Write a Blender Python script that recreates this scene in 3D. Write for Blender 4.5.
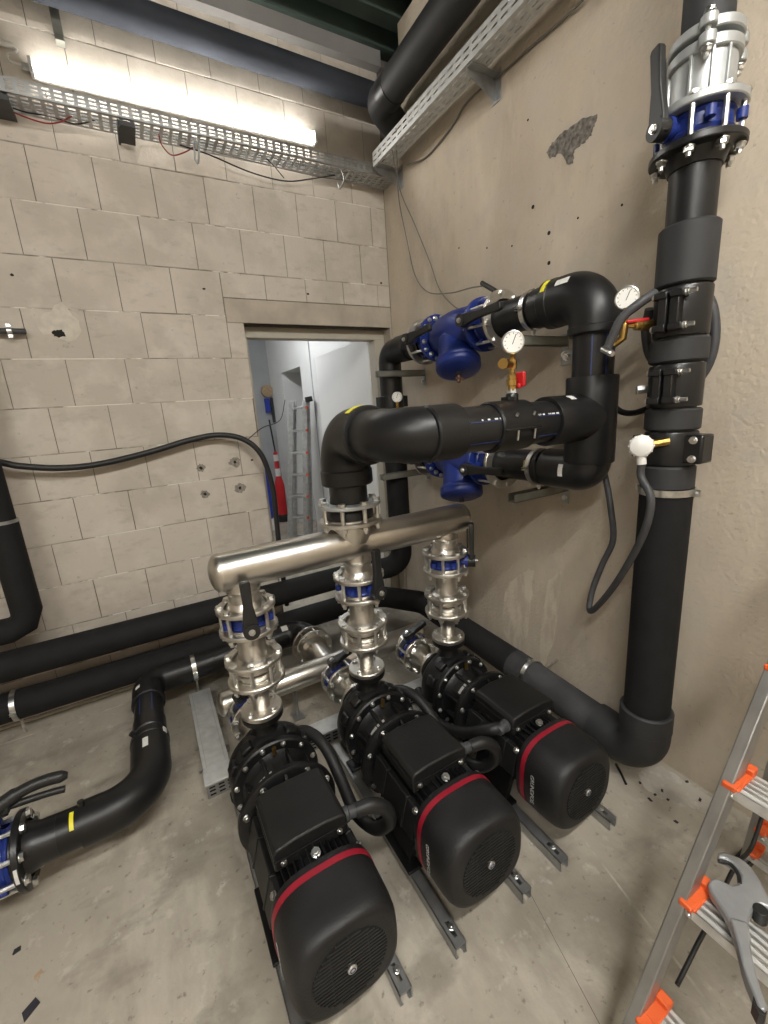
import bpy, math, random
from mathutils import Vector, Matrix, Quaternion
random.seed(7)
for o in list(bpy.data.objects): bpy.data.objects.remove(o)
sc = bpy.context.scene
col = sc.collection
PI = math.pi

# ------------------------------------------------------------------ camera, light, exposure
H = 1.655                                   # eye height
FPX = 425.22
RCW = ((0.86745676, -0.49288232, -0.06771838),
       (-0.17325953, -0.17168831, -0.96979599),
       (0.46636884, 0.85298895, -0.23432874))      # world -> image axes (right, down, forward)
cd = bpy.data.cameras.new('camera'); cam = bpy.data.objects.new('camera', cd); col.objects.link(cam)
cd.sensor_fit = 'AUTO'; cd.sensor_width = 36.0; cd.lens = 36.0 * FPX / 1024.0
cd.clip_start = 0.02; cd.clip_end = 60
rb = Matrix((RCW[0], [-a for a in RCW[1]], [-a for a in RCW[2]])).transposed()
cam.matrix_world = Matrix.Translation((0, 0, H)) @ rb.to_4x4()
sc.camera = cam
w = bpy.data.worlds.new('world'); sc.world = w; w.use_nodes = True
w.node_tree.nodes['Background'].inputs[0].default_value = (1.0, 0.96, 0.9, 1)
w.node_tree.nodes['Background'].inputs[1].default_value = 0.02
sc.view_settings.view_transform = 'Standard'; sc.view_settings.look = 'None'
sc.view_settings.gamma = 1.0; sc.view_settings.use_curve_mapping = False
sc.view_settings.exposure = 1.42
LAMP_MAIN, LAMP_ROOM, LAMP_HALL = 10.5, 51.0, 17.0

def area_light(name, loc, direction, sx, sy, power, color=(1, 0.97, 0.92)):
    l = bpy.data.lights.new(name, 'AREA'); l.shape = 'RECTANGLE'; l.size = sx; l.size_y = sy; l.energy = power; l.color = color
    o = bpy.data.objects.new(name, l); col.objects.link(o); o.location = loc
    o.rotation_euler = Vector(direction).to_track_quat('-Z', 'Y').to_euler()
    return o

def ray(u, v):
    d = ((u - 384) / FPX, (v - 512) / FPX, 1.0)
    return Vector([sum(RCW[i][k] * d[i] for i in range(3)) for k in range(3)])
def PX(u, v, x): d = ray(u, v); return Vector((0, 0, H)) + d * (x / d.x)
def PY(u, v, y): d = ray(u, v); return Vector((0, 0, H)) + d * (y / d.y)
def PZ(u, v, z): d = ray(u, v); return Vector((0, 0, H)) + d * ((z - H) / d.z)

# ------------------------------------------------------------------ materials
MATS = {}
def mat(name, color, rough=0.5, metal=0.0, var=0.0, scale=8.0, bump=0.0, bscale=60.0, stretch=None, color2=None, detail=4.0,
        emit=None, spec=0.5, coat=0.0, aniso=0.0, alpha=None, rvar=0.0):
    m = bpy.data.materials.new(name); m.use_nodes = True; MATS[name] = m
    nt = m.node_tree; b = nt.nodes['Principled BSDF']
    b.inputs['Base Color'].default_value = (*color, 1); b.inputs['Roughness'].default_value = rough
    b.inputs['Metallic'].default_value = metal; b.inputs['Specular IOR Level'].default_value = spec
    b.inputs['Coat Weight'].default_value = coat
    tc = nt.nodes.new('ShaderNodeTexCoord'); mp = nt.nodes.new('ShaderNodeMapping')
    nt.links.new(tc.outputs['Object'], mp.inputs['Vector'])
    if stretch: mp.inputs['Scale'].default_value = stretch
    n = nt.nodes.new('ShaderNodeTexNoise'); n.inputs['Scale'].default_value = scale; n.inputs['Detail'].default_value = detail
    nt.links.new(mp.outputs[0], n.inputs['Vector'])
    r = nt.nodes.new('ShaderNodeValToRGB'); r.color_ramp.elements[0].position = 0.3; r.color_ramp.elements[1].position = 0.72
    c2 = color2 if color2 else tuple(max(0, c * (1 - var)) for c in color)
    r.color_ramp.elements[0].color = (*c2, 1); r.color_ramp.elements[1].color = (*color, 1)
    nt.links.new(n.outputs['Fac'], r.inputs[0]); nt.links.new(r.outputs[0], b.inputs['Base Color'])
    if rvar:
        mr = nt.nodes.new('ShaderNodeMapRange'); mr.inputs['To Min'].default_value = rough - rvar; mr.inputs['To Max'].default_value = rough + rvar
        nt.links.new(n.outputs['Fac'], mr.inputs['Value']); nt.links.new(mr.outputs[0], b.inputs['Roughness'])
    if bump:
        n2 = nt.nodes.new('ShaderNodeTexNoise'); n2.inputs['Scale'].default_value = bscale; n2.inputs['Detail'].default_value = 5
        nt.links.new(mp.outputs[0], n2.inputs['Vector'])
        bp = nt.nodes.new('ShaderNodeBump'); bp.inputs['Strength'].default_value = bump; bp.inputs['Distance'].default_value = 0.01
        nt.links.new(n2.outputs['Fac'], bp.inputs['Height']); nt.links.new(bp.outputs[0], b.inputs['Normal'])
    if emit:
        b.inputs['Emission Color'].default_value = (*emit[0], 1); b.inputs['Emission Strength'].default_value = emit[1]
    if alpha is not None:
        b.inputs['Transmission Weight'].default_value = 1.0; b.inputs['IOR'].default_value = 1.1
    return m

def layered(name, base, layers, rough=0.85, bump=0.25, bscale=90.0):
    """base colour plus noise-masked stains: layers of (colour, scale, stretch, lo, hi, strength)"""
    m = bpy.data.materials.new(name); m.use_nodes = True; nt = m.node_tree; b = nt.nodes['Principled BSDF']
    b.inputs['Roughness'].default_value = rough; b.inputs['Specular IOR Level'].default_value = 0.3
    tc = nt.nodes.new('ShaderNodeNewGeometry')
    prev = None
    for i, (c, s, st, lo, hi, k) in enumerate(layers):
        mp = nt.nodes.new('ShaderNodeMapping'); mp.inputs['Scale'].default_value = st; mp.inputs['Location'].default_value = (i * 3.1, i * 1.7, i * 0.9)
        n = nt.nodes.new('ShaderNodeTexNoise'); n.inputs['Scale'].default_value = s; n.inputs['Detail'].default_value = 6; n.inputs['Roughness'].default_value = 0.6
        nt.links.new(tc.outputs['Position'], mp.inputs[0]); nt.links.new(mp.outputs[0], n.inputs['Vector'])
        mr = nt.nodes.new('ShaderNodeMapRange'); mr.inputs['From Min'].default_value = lo; mr.inputs['From Max'].default_value = hi
        mr.inputs['To Max'].default_value = k; nt.links.new(n.outputs['Fac'], mr.inputs['Value'])
        mx = nt.nodes.new('ShaderNodeMix'); mx.data_type = 'RGBA'
        nt.links.new(mr.outputs[0], mx.inputs[0])
        if prev is None: mx.inputs[6].default_value = (*base, 1)
        else: nt.links.new(prev, mx.inputs[6])
        mx.inputs[7].default_value = (*c, 1); prev = mx.outputs[2]
    nt.links.new(prev, b.inputs['Base Color'])
    n2 = nt.nodes.new('ShaderNodeTexNoise'); n2.inputs['Scale'].default_value = bscale; n2.inputs['Detail'].default_value = 6
    nt.links.new(tc.outputs['Position'], n2.inputs['Vector'])
    n3 = nt.nodes.new('ShaderNodeTexNoise'); n3.inputs['Scale'].default_value = bscale / 12; n3.inputs['Detail'].default_value = 3
    nt.links.new(tc.outputs['Position'], n3.inputs['Vector'])
    ad = nt.nodes.new('ShaderNodeMath'); ad.operation = 'ADD'; nt.links.new(n2.outputs['Fac'], ad.inputs[0]); nt.links.new(n3.outputs['Fac'], ad.inputs[1])
    bp = nt.nodes.new('ShaderNodeBump'); bp.inputs['Strength'].default_value = bump; bp.inputs['Distance'].default_value = 0.01
    nt.links.new(ad.outputs[0], bp.inputs['Height']); nt.links.new(bp.outputs[0], b.inputs['Normal'])
    MATS[name] = m; return m

layered('block_paint', (0.56, 0.505, 0.435), [((0.46, 0.415, 0.35), 2.2, (1, 1, 1), 0.47, 0.60, 0.8), ((0.38, 0.34, 0.285), 9.0, (1, 1, 2.5), 0.56, 0.70, 0.45),
                                            ((0.64, 0.59, 0.52), 5.0, (1, 1, 1), 0.53, 0.66, 0.55), ((0.24, 0.215, 0.185), 34.0, (1, 1, 1), 0.66, 0.74, 0.45)], bump=0.14, bscale=70)
mat('mortar', (0.24, 0.215, 0.18), 0.9, var=0.5, scale=30, bump=0.3)
layered('bed_mortar', (0.40, 0.355, 0.295), [((0.20, 0.175, 0.145), 5.0, (1, 1, 1), 0.48, 0.58, 0.9), ((0.76, 0.72, 0.65), 3.5, (1, 1, 1), 0.50, 0.56, 0.95)], bump=0.4, bscale=120)
layered('plaster', (0.56, 0.485, 0.385), [((0.43, 0.365, 0.285), 1.1, (1, 1.2, 0.7), 0.45, 0.64, 0.7), ((0.66, 0.585, 0.48), 1.7, (1, 1.9, 0.55), 0.52, 0.64, 0.55),
                                        ((0.36, 0.305, 0.235), 4.0, (1, 1.6, 0.6), 0.57, 0.72, 0.4), ((0.48, 0.44, 0.375), 6.0, (1, 1, 1), 0.50, 0.64, 0.45), ((0.24, 0.205, 0.16), 42.0, (1, 1, 1), 0.64, 0.73, 0.5)], bump=0.4, bscale=55)
layered('concrete', (0.41, 0.37, 0.305), [((0.24, 0.215, 0.175), 1.1, (1, 1, 1), 0.45, 0.60, 0.85), ((0.52, 0.475, 0.40), 2.6, (1.7, 0.6, 1), 0.50, 0.64, 0.75),
                                          ((0.20, 0.18, 0.15), 4.5, (0.8, 1.4, 1), 0.54, 0.68, 0.6), ((0.58, 0.54, 0.475), 13.0, (1, 1, 1), 0.60, 0.70, 0.5), ((0.10, 0.09, 0.075), 38.0, (1, 1, 1), 0.62, 0.72, 0.6)], rough=0.62, bump=0.22, bscale=45)
mat('floor_line', (0.52, 0.48, 0.40), 0.8, var=0.4, scale=20)
mat('floor_groove', (0.10, 0.09, 0.075), 0.9, var=0.4, scale=20)
mat('rough_aggregate', (0.30, 0.275, 0.24), 0.95, var=0.75, scale=55, bump=1.0, bscale=70)
layered('plaster_pale', (0.66, 0.59, 0.48), [((0.52, 0.45, 0.36), 8.0, (1, 2, 0.6), 0.45, 0.6, 0.8)], bump=0.4, bscale=55)
layered('floor_pale', (0.50, 0.47, 0.41), [((0.36, 0.33, 0.28), 7.0, (1, 1, 1), 0.45, 0.6, 0.85), ((0.62, 0.60, 0.56), 25.0, (1, 1, 1), 0.55, 0.66, 0.7)], rough=0.75, bump=0.3, bscale=60)
mat('hole_dark', (0.02, 0.018, 0.015), 0.95, var=0.3)
mat('smear', (0.66, 0.61, 0.52), 0.85, var=0.25, scale=20, bump=0.5, bscale=40)
mat('chip', (0.36, 0.32, 0.27), 0.95, var=0.5, scale=60, bump=0.8, bscale=80)
mat('lintel', (0.50, 0.44, 0.36), 0.85, var=0.3, scale=6, bump=0.3, bscale=30)
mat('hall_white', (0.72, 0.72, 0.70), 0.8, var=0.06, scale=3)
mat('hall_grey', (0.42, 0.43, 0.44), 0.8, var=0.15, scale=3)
mat('door_white', (0.82, 0.82, 0.80), 0.45, var=0.04, scale=2)
mat('door_frame', (0.50, 0.46, 0.38), 0.55, var=0.15, scale=5)
mat('green_sheet', (0.055, 0.085, 0.070), 0.55, var=0.35, scale=4)
mat('beam_grey', (0.30, 0.29, 0.28), 0.8, var=0.2, scale=4)
mat('rubber', (0.013, 0.013, 0.0135), 0.78, var=0.35, scale=12, bump=0.12, bscale=120, spec=0.3)
mat('rubber_dusty', (0.075, 0.075, 0.076), 0.8, color2=(0.022, 0.022, 0.024), scale=4.5, bump=0.15, bscale=90, spec=0.3)
mat('rubber_grey', (0.035, 0.036, 0.038), 0.6, var=0.3, scale=6, spec=0.4)
mat('pe_black', (0.012, 0.012, 0.013), 0.34, var=0.3, scale=6, rvar=0.06)
mat('pe_satin', (0.011, 0.011, 0.0115), 0.40, spec=0.42, var=0.4, scale=5, rvar=0.06)
mat('blue_pipe', (0.060, 0.066, 0.080), 0.9, var=0.6, scale=6, stretch=(0.4, 1, 1), spec=0.15)
mat('blue_stripe', (0.025, 0.045, 0.16), 0.4, var=0.1)
mat('blue_epoxy', (0.014, 0.034, 0.215), 0.38, var=0.3, scale=6, rvar=0.05)
mat('cast_black', (0.0075, 0.0075, 0.008), 0.40, spec=0.38, var=0.35, scale=10, bump=0.08, bscale=60)
mat('cover_black', (0.016, 0.016, 0.017), 0.5, spec=0.42, color2=(0.006, 0.006, 0.0065), scale=7, bump=0.1, bscale=140, rvar=0.07)
mat('box_black', (0.012, 0.012, 0.012), 0.5, spec=0.4, var=0.45, scale=5, bump=0.06, bscale=100)
mat('dark_void', (0.004, 0.004, 0.004), 0.9, var=0.2)
mat('handle_black', (0.014, 0.014, 0.014), 0.45, var=0.3, scale=12)
mat('red_band', (0.33, 0.010, 0.028), 0.42, var=0.25, scale=9)
mat('red_plastic', (0.55, 0.015, 0.02), 0.4, var=0.15)
mat('stainless', (0.68, 0.65, 0.60), 0.31, 1.0, var=0.10, scale=7, rvar=0.04)
mat('ring_steel', (0.72, 0.69, 0.63), 0.40, 1.0, var=0.25, scale=14, bump=0.05, bscale=80)
mat('zinc', (0.82, 0.82, 0.80), 0.3, 1.0, var=0.25, scale=50)
mat('galvanised', (0.47, 0.48, 0.48), 0.42, 0.85, var=0.3, scale=18, rvar=0.08)
mat('galv_bright', (0.62, 0.63, 0.62), 0.5, 0.35, var=0.2, scale=25)
mat('galv_tray', (0.50, 0.51, 0.51), 0.45, 0.75, var=0.25, scale=20)
mat('strut_olive', (0.30, 0.30, 0.26), 0.5, 0.6, var=0.3, scale=12)
mat('cast_zinc', (0.50, 0.52, 0.52), 0.45, 0.55, var=0.2, scale=20, bump=0.08, bscale=60)
mat('brass', (0.62, 0.40, 0.13), 0.3, 1.0, var=0.25, scale=20)
mat('white_plastic', (0.78, 0.77, 0.74), 0.45, var=0.06)
mat('white_label', (0.75, 0.75, 0.72), 0.6, var=0.15, scale=80)
mat('yellow_label', (0.80, 0.72, 0.03), 0.5, var=0.1, scale=20)
mat('plate_grey', (0.42, 0.42, 0.40), 0.5, var=0.3, scale=60)
mat('aluminium', (0.62, 0.62, 0.61), 0.36, 0.9, var=0.28, scale=22, rvar=0.08)
mat('aluminium_rail', (0.46, 0.46, 0.45), 0.4, 0.85, var=0.35, scale=16, stretch=(1, 1, 0.25))
mat('tread_white', (0.66, 0.65, 0.62), 0.5, 0.3, var=0.25, scale=25)
mat('orange', (0.80, 0.13, 0.03), 0.45, var=0.2, scale=10)
mat('tool_grey', (0.40, 0.41, 0.42), 0.42, 0.45, var=0.3, scale=14)
mat('cable_black', (0.012, 0.012, 0.012), 0.5, var=0.2)
mat('cable_grey', (0.20, 0.19, 0.17), 0.6, var=0.2)
mat('cable_red', (0.28, 0.03, 0.03), 0.5, var=0.2)
mat('hose_grey', (0.055, 0.056, 0.06), 0.55, var=0.25, scale=20)
mat('conduit_white', (0.62, 0.60, 0.55), 0.5, var=0.1)
mat('lamp_housing', (0.60, 0.60, 0.57), 0.5, var=0.1)
mat('lamp_diffuser', (0.9, 0.9, 0.88), 0.4, emit=((1.0, 0.97, 0.92), LAMP_MAIN))
mat('lamp_diffuser_room', (0.9, 0.9, 0.88), 0.4, emit=((1.0, 0.97, 0.92), LAMP_ROOM))
mat('lamp_diffuser_hall', (0.9, 0.9, 0.88), 0.4, emit=((0.95, 0.97, 1.0), LAMP_HALL))
mat('gauge_face', (0.80, 0.80, 0.77), 0.35, var=0.05)
mat('blue_cloth', (0.02, 0.05, 0.40), 0.7, var=0.4, scale=10)
mat('copper_brown', (0.16, 0.08, 0.05), 0.6, var=0.3)
mat('debris', (0.03, 0.03, 0.04), 0.7, var=0.4, scale=30)
mat('debris_pale', (0.5, 0.36, 0.22), 0.8, var=0.3, scale=30)

# ------------------------------------------------------------------ mesh helpers
def basis(axis):
    a = Vector(axis).normalized()
    t = Vector((0, 0, 1)) if abs(a.z) < 0.9 else Vector((1, 0, 0))
    u = t.cross(a).normalized(); v = a.cross(u)
    return u, v, a

class MB:
    def __init__(s): s.v = []; s.f = []
    def add(s, vs, fs):
        o = len(s.v); s.v += [Vector(p) for p in vs]; s.f += [tuple(i + o for i in f) for f in fs]; return s
    def box(s, lo, hi, m=None):
        x0, y0, z0 = lo; x1, y1, z1 = hi
        vs = [Vector(p) for p in ((x0, y0, z0), (x1, y0, z0), (x1, y1, z0), (x0, y1, z0), (x0, y0, z1), (x1, y0, z1), (x1, y1, z1), (x0, y1, z1))]
        if m: vs = [m @ p for p in vs]
        return s.add(vs, [(0, 3, 2, 1), (4, 5, 6, 7), (0, 1, 5, 4), (1, 2, 6, 5), (2, 3, 7, 6), (3, 0, 4, 7)])
    def bar(s, p0, p1, w, h, up=(0, 0, 1)):
        p0 = Vector(p0); p1 = Vector(p1); a = (p1 - p0).normalized(); u = Vector(up).cross(a)
        if u.length < 1e-4: u = Vector((1, 0, 0)).cross(a)
        u.normalize(); v = a.cross(u)
        vs = []
        for p in (p0, p1):
            for i, j in ((-1, -1), (1, -1), (1, 1), (-1, 1)): vs.append(p + u * (i * w / 2) + v * (j * h / 2))
        return s.add(vs, [(0, 3, 2, 1), (4, 5, 6, 7), (0, 1, 5, 4), (1, 2, 6, 5), (2, 3, 7, 6), (3, 0, 4, 7)])
    def lathe(s, prof, org, axis, n=28, closed=False, a0=0.0, a1=2 * PI):
        """prof: list of (r, t) revolved about axis through org"""
        u, v, a = basis(axis); org = Vector(org); full = abs(a1 - a0 - 2 * PI) < 1e-6
        k = n if full else n + 1; vs = []; fs = []
        for r, t in prof:
            for i in range(k):
                g = a0 + (a1 - a0) * i / n
                vs.append(org + a * t + (u * math.cos(g) + v * math.sin(g)) * r)
        m = len(prof)
        for j in range(m if closed else m - 1):
            j2 = (j + 1) % m
            for i in range(n):
                i2 = (i + 1) % k if full else i + 1
                fs.append((j * k + i, j * k + i2, j2 * k + i2, j2 * k + i))
        if not closed and full:
            if prof[0][0] > 1e-6: fs.append(tuple(range(k))[::-1])
            if prof[-1][0] > 1e-6: fs.append(tuple((m - 1) * k + i for i in range(k)))
        return s.add(vs, fs)
    def cyl(s, p0, p1, r, n=20, r1=None):
        p0 = Vector(p0); p1 = Vector(p1)
        return s.lathe([(r, 0), (r if r1 is None else r1, (p1 - p0).length)], p0, p1 - p0, n)
    def ring(s, org, axis, ri, ro, t0, t1, n=32, b=0.0):
        if b: prof = [(ri, t0), (ro - b, t0), (ro, t0 + b), (ro, t1 - b), (ro - b, t1), (ri, t1)]
        else: prof = [(ri, t0), (ro, t0), (ro, t1), (ri, t1)]
        return s.lathe(prof, org, axis, n, closed=True)
    def tube(s, pts, r, n=14, cap=True):
        pts = [Vector(p) for p in pts]; m = len(pts); rs = r if isinstance(r, (list, tuple)) else [r] * m
        t0 = (pts[1] - pts[0]).normalized(); u, v, _ = basis(t0); vs = []; fs = []; prev = t0
        for i, p in enumerate(pts):
            t = (pts[min(i + 1, m - 1)] - pts[max(i - 1, 0)]).normalized()
            q = prev.rotation_difference(t); u = q @ u; v = q @ v; prev = t
            for k in range(n):
                g = 2 * PI * k / n; vs.append(p + (u * math.cos(g) + v * math.sin(g)) * rs[i])
        for i in range(m - 1):
            for k in range(n):
                k2 = (k + 1) % n; fs.append((i * n + k, i * n + k2, (i + 1) * n + k2, (i + 1) * n + k))
        if cap: fs.append(tuple(range(n))[::-1]); fs.append(tuple((m - 1) * n + k for k in range(n)))
        return s.add(vs, fs)
    def prism(s, poly, org, u, v, depth):
        """polygon (2d) in plane org,u,v extruded along u x v by depth"""
        org = Vector(org); u = Vector(u); v = Vector(v); w_ = u.cross(v).normalized() * depth; n = len(poly)
        a = [org + u * p[0] + v * p[1] for p in poly]; b = [p + w_ for p in a]
        return s.add(a + b, [tuple(range(n))[::-1], tuple(range(n, 2 * n))] + [(i, (i + 1) % n, n + (i + 1) % n, n + i) for i in range(n)])
    def patch(s, org, axis, r, t0, t1, dirv, half, thick=0.0012, n=8):
        """curved rectangle lying on a cylinder of radius r, centred on direction dirv"""
        a = Vector(axis).normalized(); d = Vector(dirv); d = (d - a * d.dot(a)).normalized(); e = a.cross(d); org = Vector(org)
        vs = []; fs = []
        for rr in (r - 0.0005, r + thick):
            for t in (t0, t1):
                for i in range(n + 1):
                    g = -half + 2 * half * i / n; vs.append(org + a * t + (d * math.cos(g) + e * math.sin(g)) * rr)
        k = n + 1
        for i in range(n):
            fs.append((2 * k + i, 2 * k + i + 1, 3 * k + i + 1, 3 * k + i))
            fs.append((i, 2 * k + i, 2 * k + i + 1, i + 1)); fs.append((k + i, k + i + 1, 3 * k + i + 1, 3 * k + i))
        fs.append((0, k, 3 * k, 2 * k)); fs.append((n, 2 * k + n, 3 * k + n, k + n))
        return s.add(vs, fs)
    def mesh(s, name, off=(0, 0, 0), smooth=True, ang=35):
        me = bpy.data.meshes.new(name); o = Vector(off)
        me.from_pydata([tuple(p - o) for p in s.v], [], s.f); me.validate(); me.update()
        import bmesh
        bm = bmesh.new(); bm.from_mesh(me); bmesh.ops.recalc_face_normals(bm, faces=bm.faces); bm.to_mesh(me); bm.free()
        if smooth:
            for p in me.polygons: p.use_smooth = True
            me.set_sharp_from_angle(angle=math.radians(ang))
        return me

def fillet(pts, rad, n=10):
    """polyline with circular bends"""
    pts = [Vector(p) for p in pts]; out = [pts[0]]
    rads = rad if isinstance(rad, (list, tuple)) else [rad] * (len(pts) - 2)
    for i in range(1, len(pts) - 1):
        a = (pts[i - 1] - pts[i]).normalized(); b = (pts[i + 1] - pts[i]).normalized(); ang = a.angle(b); R = rads[i - 1]
        t = R / math.tan(ang / 2); p0 = pts[i] + a * t; p1 = pts[i] + b * t
        c = pts[i] + (a + b).normalized() * (R / math.sin(ang / 2))
        v0 = p0 - c; tot = v0.angle(p1 - c); ax = v0.cross(p1 - c).normalized()
        for k in range(n + 1): out.append(c + Quaternion(ax, tot * k / n) @ v0)
    out.append(pts[-1]); return out
def spline(pts, sub=8):
    P = [Vector(p) for p in pts]; P = [P[0] * 2 - P[1]] + P + [P[-1] * 2 - P[-2]]; out = []
    for i in range(1, len(P) - 2):
        for k in range(sub):
            t = k / sub; a, b, c, d = P[i - 1], P[i], P[i + 1], P[i + 2]
            out.append(0.5 * ((2 * b) + (c - a) * t + (2 * a - 5 * b + 4 * c - d) * t * t + (3 * b - a - 3 * c + d) * t ** 3))
    out.append(P[-2]); return out

ROOT = {}
def _tag(o, label=None, cat=None, group=None, kind=None):
    if label: o['label'] = label
    if cat: o['category'] = cat
    if group: o['group'] = group
    if kind: o['kind'] = kind
    return o
def thing(name, label, cat, loc=(0, 0, 0), group=None, kind=None):
    o = bpy.data.objects.new(name, None); col.objects.link(o); o.location = loc; o.empty_display_size = 0.05
    ROOT[o.name] = Vector(loc); return _tag(o, label, cat, group, kind)
def root_off(parent):
    p = parent
    while p.parent: p = p.parent
    return ROOT[p.name]
def part(name, mb, m, parent, bevel=0.0, smooth=True, label=None, kind=None, ang=35):
    me = mb.mesh(name, root_off(parent), smooth, ang); me.materials.append(MATS[m])
    o = bpy.data.objects.new(name, me); col.objects.link(o); o.parent = parent
    if bevel:
        b = o.modifiers.new('bevel', 'BEVEL'); b.width = bevel; b.segments = 2; b.limit_method = 'ANGLE'; b.angle_limit = math.radians(40)
    return _tag(o, label, kind=kind)
def solo(name, mb, m, label, cat, loc=None, group=None, bevel=0.0, smooth=True, kind=None, ang=35):
    if loc is None:
        xs = [p.x for p in mb.v]; ys = [p.y for p in mb.v]; loc = ((min(xs) + max(xs)) / 2, (min(ys) + max(ys)) / 2, min(p.z for p in mb.v))
    me = mb.mesh(name, loc, smooth, ang); me.materials.append(MATS[m])
    o = bpy.data.objects.new(name, me); col.objects.link(o); o.location = loc; ROOT[o.name] = Vector(loc)
    if bevel:
        b = o.modifiers.new('bevel', 'BEVEL'); b.width = bevel; b.segments = 2; b.limit_method = 'ANGLE'; b.angle_limit = math.radians(40)
    return _tag(o, label, cat, group, kind)
def struct(name, mb, m, label=None, bevel=0.0, smooth=False):
    me = mb.mesh(name, (0, 0, 0), smooth); me.materials.append(MATS[m]); o = bpy.data.objects.new(name, me); col.objects.link(o)
    ROOT[o.name] = Vector((0, 0, 0)); o['kind'] = 'structure'
    if label: o['label'] = label
    if bevel:
        b = o.modifiers.new('bevel', 'BEVEL'); b.width = bevel; b.segments = 2
    return o
def copy_tree(o, parent=None):
    c = o.copy(); col.objects.link(c); c.parent = parent
    for ch in list(o.children): copy_tree(ch, c)
    return c

# shared bolt meshes
BOLT = {}
def bolt_mesh(kind, r, L):
    key = (kind, round(r, 4), round(L, 4))
    if key in BOLT: return BOLT[key]
    b = MB()
    def hexa(z0, z1): b.lathe([(r * 1.75, z0), (r * 1.75, z1)], (0, 0, 0), (0, 0, 1), 6)
    if kind == 'through':      # long bolt from -L/2 to L/2 with head, nut and washers
        b.cyl((0, 0, -L / 2 - r * 3), (0, 0, L / 2), r, 8); hexa(L / 2, L / 2 + r * 1.3); hexa(-L / 2 - r * 1.6, -L / 2)
        b.cyl((0, 0, L / 2 - 0.001), (0, 0, L / 2 + 0.0015), r * 2.1, 10); b.cyl((0, 0, -L / 2 - 0.0015), (0, 0, -L / 2 + 0.001), r * 2.1, 10)
        b.cyl((0, 0, -L / 2 - r * 3.2), (0, 0, -L / 2), r * 0.95, 8)
    else:                       # cap screw whose head stands on z = 0
        b.cyl((0, 0, 0), (0, 0, 0.002), r * 2.0, 10); hexa(0.002, r * 1.4); b.cyl((0, 0, 0), (0, 0, r * 1.9), r * 0.9, 8)
    me = b.mesh('bolt', (0, 0, 0), True, 40); me.materials.append(MATS['zinc']); BOLT[key] = me; return me
def bolt(parent, pos, axis, r=0.006, L=0.05, kind='through', name='bolt', spin=0.0):
    o = bpy.data.objects.new(name, bolt_mesh(kind, r, L)); col.objects.link(o); o.parent = parent
    o.location = Vector(pos) - root_off(parent)
    q = Vector((0, 0, 1)).rotation_difference(Vector(axis)); o.rotation_euler = (q @ Quaternion((0, 0, 1), spin)).to_euler()
    return o
def bolt_circle(parent, org, axis, R, n, r, L, kind='through', phase=0.2):
    u, v, a = basis(axis); org = Vector(org)
    for i in range(n):
        g = phase + 2 * PI * i / n; bolt(parent, org + (u * math.cos(g) + v * math.sin(g)) * R, axis, r, L, kind, spin=g)

# ------------------------------------------------------------------ room shell
YW, XW = 3.0, 1.821
ZC = 3.96
struct('floor', MB().box((-3.6, -3.4, -0.1), (3.2, 7.3, 0.0)), 'concrete', 'worn grey concrete floor')
DX0, DX1, DZ = 0.705, 1.81, 2.257          # door opening
wl = MB(); wl.box((-3.6, YW + 0.005, 0), (DX0, YW + 0.2, ZC)); wl.box((DX0, YW + 0.005, DZ), (1.95, YW + 0.2, ZC)); wl.box((DX1, YW + 0.005, 0), (1.95, YW + 0.2, DZ))
wall_left = struct('wall_left', wl, 'mortar', 'painted blockwork wall with open joints')
# blocks, one by one
ROWZ = [0.014 + 0.2535 * k for k in range(-1, 17)]
PH = {1: -0.274, 2: -0.122, 3: -0.274, 4: -0.122, 5: -0.272, 6: -0.137, 7: -0.284, 8: -0.153, 9: -0.24, 10: -0.08, 11: -0.25, 12: -0.115, 13: -0.27, 14: -0.13, 15: -0.26}
BLK = {}
def block(x0, x1, z0, z1, name='block', gap=0.0017, jut=0.0):
    dx, dz = x1 - x0 - 2 * gap, z1 - z0 - 2 * 0.0030
    if dx < 0.012 or dz < 0.012: return
    key = (round(dx, 3), round(dz, 3))
    if key not in BLK:
        m_ = MB().box((-dx / 2, 0, -dz / 2), (dx / 2, 0.03, dz / 2)); me = m_.mesh('block', smooth=False)
        import bmesh
        bm = bmesh.new(); bm.from_mesh(me)
        ed = [e for e in bm.edges if all(v.co.y < 0.01 for v in e.verts)]
        bmesh.ops.bevel(bm, geom=ed, offset=0.0016, segments=1, affect='EDGES'); bm.to_mesh(me); bm.free()
        me.materials.append(MATS['block_paint']); BLK[key] = me
    o = bpy.data.objects.new(name, BLK[key]); col.objects.link(o); o.parent = wall_left
    o.location = ((x0 + x1) / 2, YW + jut, (z0 + z1) / 2); o.rotation_euler = (0, 0, random.choice((0, 0, 0)))
XL = -1.62
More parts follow.
